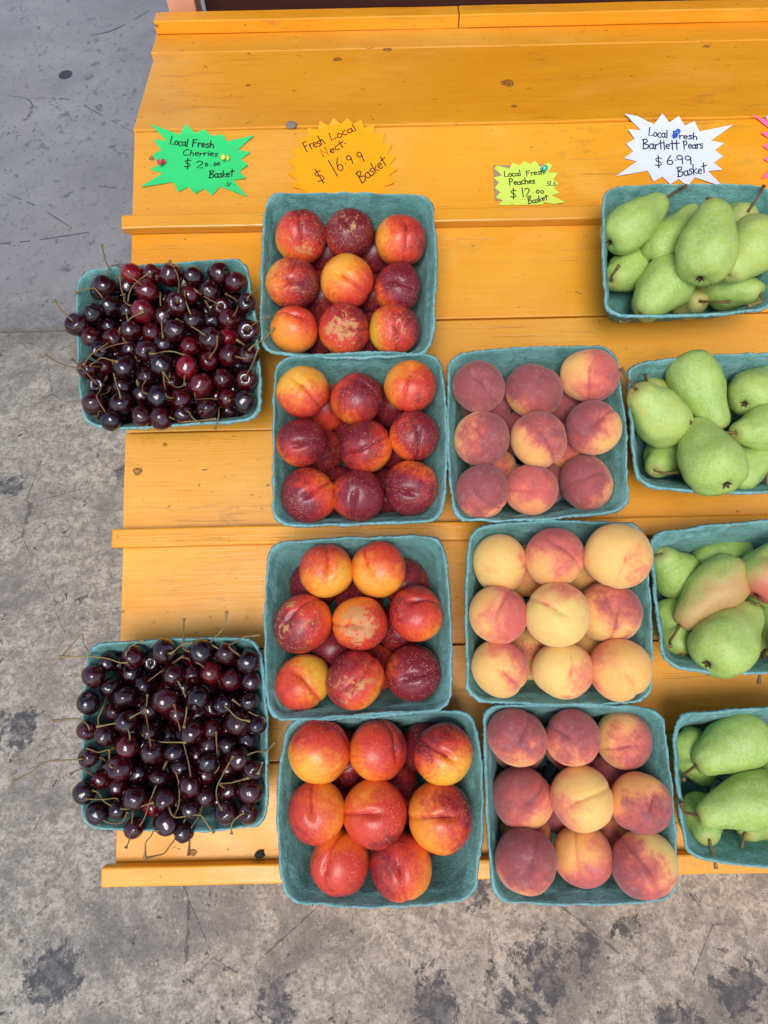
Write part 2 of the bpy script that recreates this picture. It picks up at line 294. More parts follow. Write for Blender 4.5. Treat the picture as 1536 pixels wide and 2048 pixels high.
# ---- measured layout, metres in the slope frame (along ledge, up slope, above plank)
PACK={'N1':(((-0.1069,0.5209,0.0955),0.035,(0.05,-0.3,95,0.6,0.5,45,0.3,0.35,0.7)),((-0.0383,0.5262,0.0933),0.0336,(-0.25,0.55,-60,0.5,0.9,20,0.6,0.85,0.7)),((0.032,0.5133,0.093),0.0357,(0.2,0.8,-95,0.6,0.3,0,0.2,0.4,0.1)),((-0.1187,0.4543,0.0937),0.0354,(-0.35,0,0,0.45,0.35,-10,0.3,0.7,0.6)),((-0.044,0.4572,0.0904),0.0361,(-0.3,0.3,-35,0.6,0.0,-45,0.2,0.2,0.3)),((0.0264,0.4487,0.0879),0.0325,(-0.3,0.3,-20,0.7,0.9,30,0.4,0.8,0.1)),((-0.1182,0.3893,0.0889),0.033,(0.2,0.65,150,0.8,-0.1,45,0.2,0.1,0)),((-0.049,0.3879,0.0884),0.0344,(-0.1,0,0,0.7,0.85,60,0.5,0.35,0.9)),((0.0213,0.3852,0.0901),0.0344,(0.05,0.1,-90,0.15,0.4,10,0.2,0.5,0.6)),((-0.0741,0.5281,0.0382),0.0342,None),((-0.0048,0.5235,0.0381),0.0341,None),((-0.0847,0.4641,0.0379),0.0338,None),((-0.0061,0.46,0.0364),0.0324,None),((-0.0856,0.4011,0.0363),0.0322,None),((-0.014,0.3989,0.0362),0.0322,None)),
'N2':(((-0.1037,0.2965,0.1044),0.0353,(-0.2,0.4,-50,0.5,0.0,-80,0.2,0.4,0.6)),((-0.0316,0.2893,0.0913),0.0359,(-0.1,0.8,-45,0.6,0.6,30,0.4,0.6,0.2)),((0.0395,0.3002,0.1028),0.0346,(0,0.6,-105,0.65,0.25,-30,0.3,0.35,0.5)),((-0.1072,0.2278,0.0998),0.0329,(-0.2,-0.1,10,0.7,0.95,60,0.5,0.7,0.1)),((-0.0226,0.2212,0.0949),0.0362,(-0.6,-0.3,25,0.75,0.6,150,0.3,0.6,0.1)),((0.0425,0.2342,0.0973),0.033,(0.2,0.2,-90,0.65,0.5,30,0.4,0.65,0.3)),((-0.0998,0.1588,0.0918),0.0353,(0,0,30,0.7,0.75,-150,0.3,0.65,0.1)),((-0.0329,0.155,0.0962),0.0332,(-0.2,0.0,-100,0.5,1.0,0,0.6,0.8,0.2)),((0.0358,0.1629,0.0929),0.036,(0.0,-0.15,170,0.55,0.7,-120,0.4,0.8,0.1)),((-0.081,0.2923,0.042),0.0344,None),((0.0202,0.2914,0.0404),0.0345,None),((-0.0899,0.2278,0.0382),0.0342,None),((-0.0309,0.2523,0.037),0.033,None),((-0.0599,0.1703,0.04),0.034,None),((0.0269,0.2279,0.0368),0.0328,None),((0.0035,0.1704,0.0365),0.0325,None)),
'N3':(((-0.0769,0.0574,0.1),0.0347,(0.1,0.05,90,0.55,0.1,120,-0.1,0.3,0.5)),((-0.0101,0.0572,0.095),0.0354,(-0.4,0.1,110,0.65,0.15,60,-0.2,0.25,0.3)),((-0.1082,-0.0103,0.089),0.0376,(-0.5,0.2,45,0.6,0.75,200,0.4,0.45,0.7)),((-0.0343,-0.0119,0.0989),0.0351,(-0.1,-0.05,180,0.85,0.25,-60,0.0,0.3,0.95)),((0.0384,-0.0001,0.0955),0.0351,(-0.1,0.5,10,0.65,0.55,130,0.3,0.35,0.1)),((-0.109,-0.0844,0.0801),0.0347,(-0.2,0.3,-50,0.4,0.05,-150,0.1,0.3,0)),((-0.0418,-0.0821,0.0981),0.0366,(-0.1,-0.3,50,0.65,0.5,150,0.3,0.5,0.7)),((0.0331,-0.0762,0.078),0.036,(-0.2,-0.2,10,0.7,0.8,-20,0.4,0.9,0.1)),((0.0239,0.0439,0.0388),0.0348,None),((-0.097,0.0419,0.0387),0.0347,None),((-0.0768,-0.0443,0.0383),0.0343,None),((0.0184,-0.0205,0.037),0.033,None),((-0.018,-0.0719,0.0369),0.0329,None),((-0.0361,0.0161,0.0386),0.0346,None)),
'N4':(((-0.0877,-0.1682,0.0985),0.038,(0.9,0.3,160,0.55,0.2,70,0.1,0.3,0)),((-0.0135,-0.1706,0.0883),0.0368,(0.7,-0.1,100,0.75,0.4,40,0.2,0.3,0.2)),((0.0665,-0.1739,0.109),0.0374,(0.2,-0.1,150,0.5,0.25,110,0.1,0.7,0.2)),((-0.0908,-0.2398,0.1028),0.0357,(-0.2,-0.05,95,0.75,0.25,200,0.0,0.45,0)),((-0.0197,-0.243,0.1039),0.0382,(-0.05,0,180,0.8,0.4,-60,0.2,0.25,0.3)),((0.0607,-0.2476,0.1075),0.0401,(0.3,0.0,180,0.75,0.2,20,0.0,0.75,0.2)),((-0.0639,-0.3032,0.0904),0.0372,(-0.5,-0.2,70,0.85,0.3,-90,0.2,0.2,0)),((0.0118,-0.307,0.0996),0.0366,(-0.1,0.0,-80,0.75,0.45,170,0.2,0.45,0.3)),((0.0514,-0.1782,0.0404),0.0363,None),((0.0009,-0.2244,0.0394),0.0354,None),((0.0472,-0.2754,0.0409),0.0369,None),((-0.0578,-0.1909,0.0394),0.0354,None),((-0.0192,-0.2918,0.0389),0.0349,None),((-0.0753,-0.2558,0.039),0.035,None)),
'P2':(((0.1311,0.2985,0.1043),0.0346,(-0.05,0.3,-50,0.6,0.9,90,0.6,0.75,0)),((0.2048,0.2957,0.0891),0.0366,(0.3,0.5,60,0.5,0.6,70,0.3,0.75,0)),((0.2785,0.3095,0.1031),0.0367,(0,0.45,-90,0.5,0.2,-10,0.2,0.4,0)),((0.1339,0.2301,0.0923),0.037,(-0.3,0.5,-60,0.4,0.35,-20,0.6,0.6,0)),((0.2067,0.2237,0.1012),0.0363,(0.15,0.2,-60,0.55,0.25,50,0.1,0.55,0)),((0.2793,0.2376,0.1055),0.0363,(0.1,0.25,40,0.5,0.35,150,0.3,0.6,0)),((0.1309,0.1589,0.0922),0.0346,(-0.4,0,-40,0.6,0.95,100,0.6,0.65,0)),((0.1951,0.1592,0.0935),0.0326,(0.0,-0.1,175,0.8,0.5,60,0.2,0.25,0)),((0.272,0.1688,0.0794),0.036,(0.8,0.4,200,0.6,0.75,160,0.4,0.65,0)),((0.254,0.2934,0.0399),0.0359,None),((0.1487,0.2906,0.0398),0.0358,None),((0.1998,0.2471,0.0384),0.0344,None),((0.1561,0.1914,0.0395),0.0355,None),((0.2638,0.2261,0.0397),0.0355,None),((0.2205,0.1762,0.0379),0.0339,None)),
'P3':(((0.2188,0.0688,0.1085),0.0388,(0,0.5,-40,0.5,0.3,60,0.1,0.4,0)),((0.2934,0.0658,0.1253),0.0414,(0.3,0,-110,0.4,-0.7,0,0.3,0.2,0)),((0.1431,-0.004,0.1068),0.0358,(-0.1,0.0,60,0.5,0.05,-10,0.5,0.2,0)),((0.214,-0.0053,0.1224),0.0403,(0.1,0.1,150,0.3,-0.75,60,0.2,0.2,0)),((0.2878,-0.0043,0.0896),0.0409,(0.3,0.0,-100,0.4,0.0,40,0.3,0.7,0)),((0.1434,-0.0722,0.0961),0.0367,(0.1,-0.1,-45,0.45,-0.2,30,0.4,0.3,0)),((0.2209,-0.0754,0.1016),0.0367,(0.3,-0.3,80,0.3,-0.45,-30,0.2,0.2,0)),((0.2913,-0.0761,0.1116),0.0379,(0.3,-0.2,-60,0.55,-0.5,160,0.2,0.2,0)),((0.1501,0.0623,0.0891),0.0365,(-0.7,-0.2,0,0.4,-0.8,0,0,0.2,0)),((0.279,0.0523,0.0414),0.0374,None),((0.2343,-0.0035,0.0397),0.0357,None),((0.1953,-0.0593,0.0396),0.0356,None),((0.2742,-0.0602,0.041),0.037,None),((0.1986,0.0551,0.0402),0.0362,None),((0.1594,-0.0016,0.0396),0.0356,None)),
'P4':(((0.16,-0.1559,0.1009),0.0356,(0.1,-0.1,60,0.65,0.75,100,0.4,0.6,0)),((0.2297,-0.158,0.101),0.0349,(-0.1,0,150,0.6,0.75,60,0.5,0.55,0)),((0.3009,-0.1677,0.0787),0.0361,(0.25,-0.2,190,0.45,0.15,-20,0.2,0.65,0)),((0.1668,-0.2348,0.0757),0.0371,(0.1,-0.35,40,0.55,0.65,130,0.4,0.5,0)),((0.2372,-0.2315,0.1016),0.0371,(-0.3,-0.15,20,0.4,-0.45,200,0.2,0.2,0)),((0.3076,-0.2376,0.1053),0.0358,(0.5,0.2,-120,0.65,0.2,-60,0.2,0.65,0)),((0.1639,-0.3018,0.1047),0.0367,(0.1,-0.3,70,0.6,0.95,90,0.5,0.7,0)),((0.2366,-0.3039,0.0852),0.0354,(-0.2,-0.2,90,0.6,0.1,-60,0.0,0.4,0)),((0.3052,-0.309,0.1078),0.0391,(0.25,-0.3,125,0.2,0.3,220,0.2,0.65,0)),((0.291,-0.2239,0.0401),0.0361,None),((0.2404,-0.1791,0.0388),0.0348,None),((0.2912,-0.2925,0.0397),0.0357,None),((0.2308,-0.2568,0.0385),0.0345,None),((0.174,-0.1775,0.0388),0.0348,None),((0.1752,-0.2919,0.0384),0.0344,None)),
'R1':(((0.3534,0.5304,0.0865),0.032,(0.7973,0.6036,0.0),0.0686,0,0.3,(0.4267,0.576,0.11)),((0.4109,0.5131,0.0707),0.0306,(0.6655,0.7464,0.0),0.0741,0,0.2,(0.475,0.5404,0.1027)),((0.4383,0.47,0.1263),0.0381,(0.2822,0.9594,0.0),0.0723,0,0.3,(0.4401,0.5373,0.1413)),((0.5131,0.5417,0.0585),0.0322,(-0.0894,-0.1286,0.9877),0.0469,0,0.5,(0.5336,0.5728,0.1107)),((0.5137,0.4895,0.1006),0.0381,(-0.6256,-0.755,0.1966),0.0687,0,0.6,(0.4443,0.4285,0.1201)),((0.373,0.4952,0.0357),0.0319,(-0.6466,-0.5914,0.4818),0.0574,0,0.2,(0.3271,0.4625,0.1075)),((0.4069,0.4544,0.0682),0.0365,(-0.7457,-0.6645,0.0488),0.0657,0,0.3,(0.3267,0.3884,0.0949)),((0.4523,0.4448,0.0313),0.0273,(0.0235,-0.4795,0.8772),0.0449,0.2,0.6,(0.4745,0.408,0.1074)),((0.4969,0.454,0.0536),0.0303,(0.5507,-0.5408,0.6358),0.0545,0,0.3,(0.4963,0.4001,0.11))),
'R2':(((0.3783,0.2528,0.0859),0.0355,(-0.6699,0.4881,0.5595),0.0639,0,0.7,(0.3135,0.3113,0.1276)),((0.3932,0.2928,0.0453),0.0268,(-0.5998,0.0881,0.7953),0.0483,0.2,0.7,(0.3537,0.3095,0.1022)),((0.4264,0.3023,0.0914),0.0338,(0.3687,-0.9296,0.0),0.0737,0,0.2,(0.443,0.2197,0.11)),((0.5069,0.2865,0.0844),0.0317,(0.6834,0.5908,-0.4289),0.0571,0,0.5,(0.5329,0.3342,0.1006)),((0.5108,0.2336,0.0972),0.0308,(-0.9172,-0.2549,0.3064),0.0554,0,0.3,(0.4364,0.2273,0.1202)),((0.4044,0.2177,0.034),0.03,(-0.5808,-0.5649,0.5861),0.054,0,0.3,(0.4015,0.1814,0.0717)),((0.4298,0.1847,0.112),0.0391,(-0.1607,0.8325,-0.5302),0.0704,0,0.3,(0.4053,0.2408,0.11)),((0.5179,0.2371,0.0319),0.0279,(0.0645,-0.7837,0.6177),0.0502,0.1,0.3,(0.5209,0.1586,0.069)),((0.4796,0.183,0.0764),0.0306,(0.9211,0.3892,0.0),0.0434,0,0.3,(0.563,0.2118,0.0764)),((0.4687,0.2713,0.0321),0.0281,(0.7336,0.6796,0.0),0.0313,0,0.3,(0.4948,0.2928,0.0563))),
'R3':(((0.4028,0.0439,0.0361),0.032,(-0.6209,0.4841,0.6165),0.0577,0,0.2,(0.3494,0.0533,0.0776)),((0.4567,0.0623,0.0385),0.0267,(0.939,0.3439,0.0),0.0566,0,0.2,(0.4852,0.1062,0.0445)),((0.4412,0.0279,0.0761),0.0337,(-0.7256,-0.6882,0.0),0.0783,0.55,0.5,(0.359,-0.0483,0.1058)),((0.4983,0.0377,0.0964),0.0351,(0.6359,0.7718,0.0),0.0581,1,0.5,(0.5314,0.0948,0.1169)),((0.3912,-0.0175,0.0372),0.0284,(-0.0577,-0.8831,0.4657),0.0511,0,0.2,(0.4063,-0.0754,0.067)),((0.4316,-0.0479,0.0946),0.0397,(0.7281,0.6049,-0.3224),0.0715,0,0.4,(0.4718,0.001,0.11)),((0.5294,-0.0279,0.0336),0.0296,(-0.5667,-0.5965,0.5684),0.0534,0,0.3,(0.484,-0.1005,0.07)),((0.5166,0.023,0.0425),0.0313,(0.5218,0.853,0.0),0.0472,0,0.3,(0.5856,0.0706,0.0425)),((0.5241,-0.0552,0.0917),0.0302,(0.5845,0.8114,0.0),0.0395,0,0.3,(0.5677,-0.0073,0.0917))),
'R4':(((0.4526,-0.1722,0.0716),0.0353,(-0.9143,-0.4051,0.0),0.0658,0,0.3,(0.3636,-0.2104,0.1042)),((0.4024,-0.1894,0.0315),0.0277,(0.4295,-0.9031,0.0),0.0509,0,0.1,(0.4128,-0.2537,0.0375)),((0.4546,-0.2413,0.087),0.0336,(-0.971,-0.239,0.0),0.0734,0,0.2,(0.3559,-0.2365,0.11)),((0.4047,-0.2706,0.0471),0.028,(-0.1667,-0.3766,0.9112),0.0442,0,0.2,(0.3993,-0.3187,0.0934)),((0.4873,-0.2743,0.0349),0.0286,(-0.716,-0.2934,0.6334),0.0515,0.05,0.5,(0.4423,-0.3106,0.0735)),((0.513,-0.2203,0.034),0.0302,(0.9546,0.2978,0.0),0.0498,0,0.2,(0.5661,-0.1895,0.0511)),((0.5586,-0.174,0.0666),0.031,(-0.7778,0.6285,0.0),0.0307,0,0.3,(0.5218,-0.1399,0.0805)),((0.5507,-0.2675,0.0632),0.0318,(-0.6978,-0.4515,0.556),0.0573,0,0.3,(0.4941,-0.2996,0.1121))),
'C1':{'top':(((-0.3748,0.4498,0.1059),0.0153),((-0.336,0.4662,0.1104),0.0138),((-0.2838,0.4641,0.107),0.0153),((-0.2525,0.461,0.107),0.0133),((-0.2181,0.4649,0.107),0.0144),((-0.1947,0.4515,0.107),0.0137),((-0.3152,0.4408,0.1082),0.0153),((-0.2309,0.4411,0.1036),0.0138),((-0.3683,0.4235,0.101),0.0144),((-0.3197,0.4107,0.1111),0.0153),((-0.2733,0.4198,0.1114),0.0153),((-0.259,0.4379,0.0994),0.0126),((-0.216,0.4204,0.0969),0.0126),((-0.1802,0.4208,0.107),0.0132),((-0.3859,0.4084,0.1118),0.0132),((-0.4081,0.3953,0.106),0.0153),((-0.3443,0.4175,0.0975),0.0126),((-0.2938,0.4068,0.1025),0.0126),((-0.2516,0.3983,0.1067),0.0136),((-0.2289,0.4,0.0981),0.0126),((-0.2052,0.4,0.1036),0.0133),((-0.1778,0.3804,0.107),0.0153),((-0.371,0.3955,0.0954),0.0126),((-0.3368,0.3859,0.106),0.0136),((-0.3102,0.3846,0.1013),0.0125),((-0.2763,0.3827,0.1109),0.0149),((-0.3603,0.375,0.1048),0.0143),((-0.3899,0.3772,0.1067),0.0125),((-0.2273,0.3688,0.1103),0.0153),((-0.2077,0.3777,0.0948),0.0126),((-0.258,0.3638,0.1012),0.0125),((-0.2034,0.349,0.1038),0.0142),((-0.1765,0.3472,0.107),0.0131),((-0.3776,0.3578,0.109),0.0124),((-0.3139,0.3554,0.1088),0.0142),((-0.3391,0.3619,0.0991),0.0125),((-0.2934,0.3667,0.1007),0.0125),((-0.2309,0.3419,0.1033),0.0127),((-0.2922,0.3353,0.1106),0.0148),((-0.2581,0.3306,0.1113),0.0152),((-0.3919,0.3325,0.1083),0.0124),((-0.3733,0.3391,0.096),0.0125),((-0.3408,0.3327,0.1104),0.0153),((-0.315,0.3236,0.1024),0.0124),((-0.3793,0.311,0.107),0.0123),((-0.2396,0.3058,0.1102),0.0153),((-0.212,0.3164,0.1034),0.0135),((-0.1796,0.3134,0.107),0.0135),((-0.3478,0.309,0.1011),0.0124),((-0.2826,0.3166,0.0964),0.0125),((-0.382,0.2856,0.107),0.0151),((-0.3456,0.284,0.1067),0.0153),((-0.3206,0.2985,0.1002),0.0124),((-0.296,0.2919,0.1086),0.0153),((-0.2676,0.2897,0.1021),0.0135),((-0.2074,0.2908,0.0986),0.0124),((-0.1827,0.2832,0.107),0.0147),((-0.2313,0.2742,0.107),0.013),((-0.359,0.261,0.1071),0.0134),((-0.3186,0.2662,0.107),0.0134),((-0.2926,0.2623,0.107),0.0144),((-0.2623,0.2671,0.1077),0.0123),((-0.3097,0.4661,0.1068),0.0126),((-0.3473,0.4551,0.0915),0.0127),((-0.2003,0.3704,0.0687),0.0126),((-0.2688,0.3932,0.0739),0.0128),((-0.2971,0.3126,0.0685),0.0131),((-0.24,0.2851,0.078),0.0127),((-0.3218,0.4199,0.0823),0.0135),((-0.2142,0.3948,0.0758),0.0126),((-0.3147,0.3964,0.0688),0.0131),((-0.2807,0.2811,0.0709),0.0131),((-0.3184,0.3414,0.081),0.0134),((-0.2978,0.4426,0.078),0.0132),((-0.2863,0.3498,0.07),0.0134),((-0.3731,0.4318,0.0772),0.013),((-0.2019,0.3118,0.0734),0.0134),((-0.2373,0.3525,0.0822),0.0134),((-0.3758,0.3164,0.0756),0.0127),((-0.2678,0.4162,0.0711),0.0127),((-0.223,0.3314,0.0733),0.0128),((-0.3531,0.2901,0.071),0.0139),((-0.2717,0.3194,0.0693),0.0132),((-0.2119,0.4359,0.0704),0.0125),((-0.334,0.3221,0.0741),0.0133),((-0.2675,0.461,0.0867),0.013),((-0.3092,0.2861,0.0698),0.0126),((-0.3525,0.3915,0.071),0.0134),((-0.2094,0.2805,0.0773),0.013),((-0.2059,0.4625,0.0808),0.0128),((-0.232,0.4509,0.0758),0.013),((-0.2455,0.3186,0.0796),0.0133),((-0.3668,0.364,0.0717),0.0129),((-0.2347,0.4192,0.0821),0.0133),((-0.2683,0.3433,0.0853),0.0134),((-0.2407,0.3791,0.0835),0.0126),((-0.3344,0.3558,0.0697),0.0131),((-0.3046,0.3656,0.0796),0.0128),((-0.3778,0.3419,0.0713),0.0126),((-0.3322,0.4408,0.0683),0.0139),((-0.1976,0.3455,0.0784),0.0131),((-0.3881,0.4543,0.083),0.0135),((-0.2666,0.3695,0.0794),0.0131),((-0.3537,0.3344,0.0822),0.0126),((-0.2913,0.4057,0.0726),0.0134),((-0.3802,0.3846,0.0775),0.0125),((-0.347,0.4185,0.0706),0.0137),((-0.3298,0.2806,0.079),0.013),((-0.2539,0.4397,0.073),0.0128),((-0.2005,0.4138,0.0726),0.0133),((-0.3292,0.3836,0.0827),0.0125),((-0.3858,0.4094,0.0833),0.0127),((-0.2239,0.3015,0.0741),0.0129),((-0.1848,0.2892,0.0828),0.0128),((-0.3621,0.452,0.0685),0.0138),((-0.2784,0.4316,0.0891),0.0126),((-0.2394,0.3987,0.0691),0.0127),((-0.3734,0.2753,0.0828),0.0133),((-0.3211,0.461,0.0873),0.0125),((-0.2602,0.2975,0.0771),0.0131),((-0.2899,0.3865,0.0891),0.0129)),
'ntop':64,
'low':(((-0.279,0.351,0.027),0.0138),((-0.336,0.347,0.018),0.0127),((-0.288,0.418,0.037),0.0135),((-0.317,0.421,0.043),0.0136),((-0.238,0.302,0.035),0.0135),((-0.337,0.383,0.016),0.0134),((-0.324,0.402,0.024),0.013),((-0.367,0.397,0.046),0.0135),((-0.282,0.314,0.037),0.0135),((-0.226,0.424,0.015),0.0134),((-0.278,0.39,0.05),0.013),((-0.226,0.354,0.028),0.0136),((-0.35,0.304,0.045),0.0132),((-0.362,0.325,0.017),0.0129),((-0.238,0.444,0.038),0.0135),((-0.261,0.412,0.016),0.0136),((-0.292,0.443,0.05),0.0132),((-0.25,0.337,0.015),0.0132),((-0.35,0.346,0.049),0.0133),((-0.318,0.375,0.043),0.0128),((-0.232,0.388,0.026),0.014),((-0.211,0.328,0.02),0.0139),((-0.306,0.307,0.029),0.0139),((-0.208,0.37,0.041),0.0137),((-0.256,0.286,0.051),0.0138),((-0.349,0.423,0.035),0.013),((-0.3,0.337,0.035),0.0129),((-0.268,0.349,0.051),0.013),((-0.29,0.444,0.02),0.0128),((-0.26,0.387,0.024),0.0126),((-0.339,0.299,0.023),0.0134),((-0.259,0.305,0.023),0.0132),((-0.224,0.363,0.06),0.0129),((-0.245,0.338,0.047),0.0134),((-0.336,0.282,0.054),0.0135),((-0.254,0.374,0.051),0.0134),((-0.355,0.367,0.024),0.0127),((-0.319,0.301,0.054),0.0127),((-0.346,0.374,0.049),0.013),((-0.21,0.399,0.035),0.0125),((-0.37,0.326,0.045),0.0138),((-0.201,0.31,0.045),0.0132),((-0.224,0.416,0.052),0.013),((-0.21,0.455,0.054),0.013),((-0.366,0.393,0.019),0.0133),((-0.301,0.379,0.026),0.0134),((-0.251,0.429,0.052),0.0126),((-0.249,0.365,0.019),0.013),((-0.305,0.355,0.055),0.0134),((-0.335,0.449,0.045),0.0127),((-0.335,0.323,0.042),0.0127),((-0.36,0.445,0.041),0.013),((-0.262,0.445,0.015),0.0128),((-0.317,0.333,0.016),0.0126),((-0.323,0.431,0.019),0.0136),((-0.293,0.401,0.019),0.0139),((-0.215,0.303,0.018),0.0139),((-0.283,0.366,0.053),0.0125),((-0.225,0.288,0.053),0.0133),((-0.286,0.29,0.041),0.0132),((-0.264,0.446,0.042),0.0135),((-0.368,0.423,0.053),0.0139),((-0.363,0.418,0.016),0.0131),((-0.342,0.402,0.05),0.0135),((-0.274,0.33,0.015),0.0136),((-0.302,0.353,0.016),0.0138),((-0.23,0.317,0.052),0.0135),((-0.247,0.402,0.038),0.0132),((-0.199,0.287,0.051),0.0126),((-0.316,0.334,0.054),0.0129),((-0.203,0.339,0.05),0.0127),((-0.285,0.297,0.016),0.0126),((-0.371,0.36,0.04),0.0132),((-0.215,0.448,0.031),0.0127),((-0.361,0.29,0.025),0.0132),((-0.305,0.396,0.044),0.0126),((-0.257,0.316,0.049),0.0128),((-0.367,0.285,0.049),0.0139),((-0.322,0.352,0.038),0.0135)),
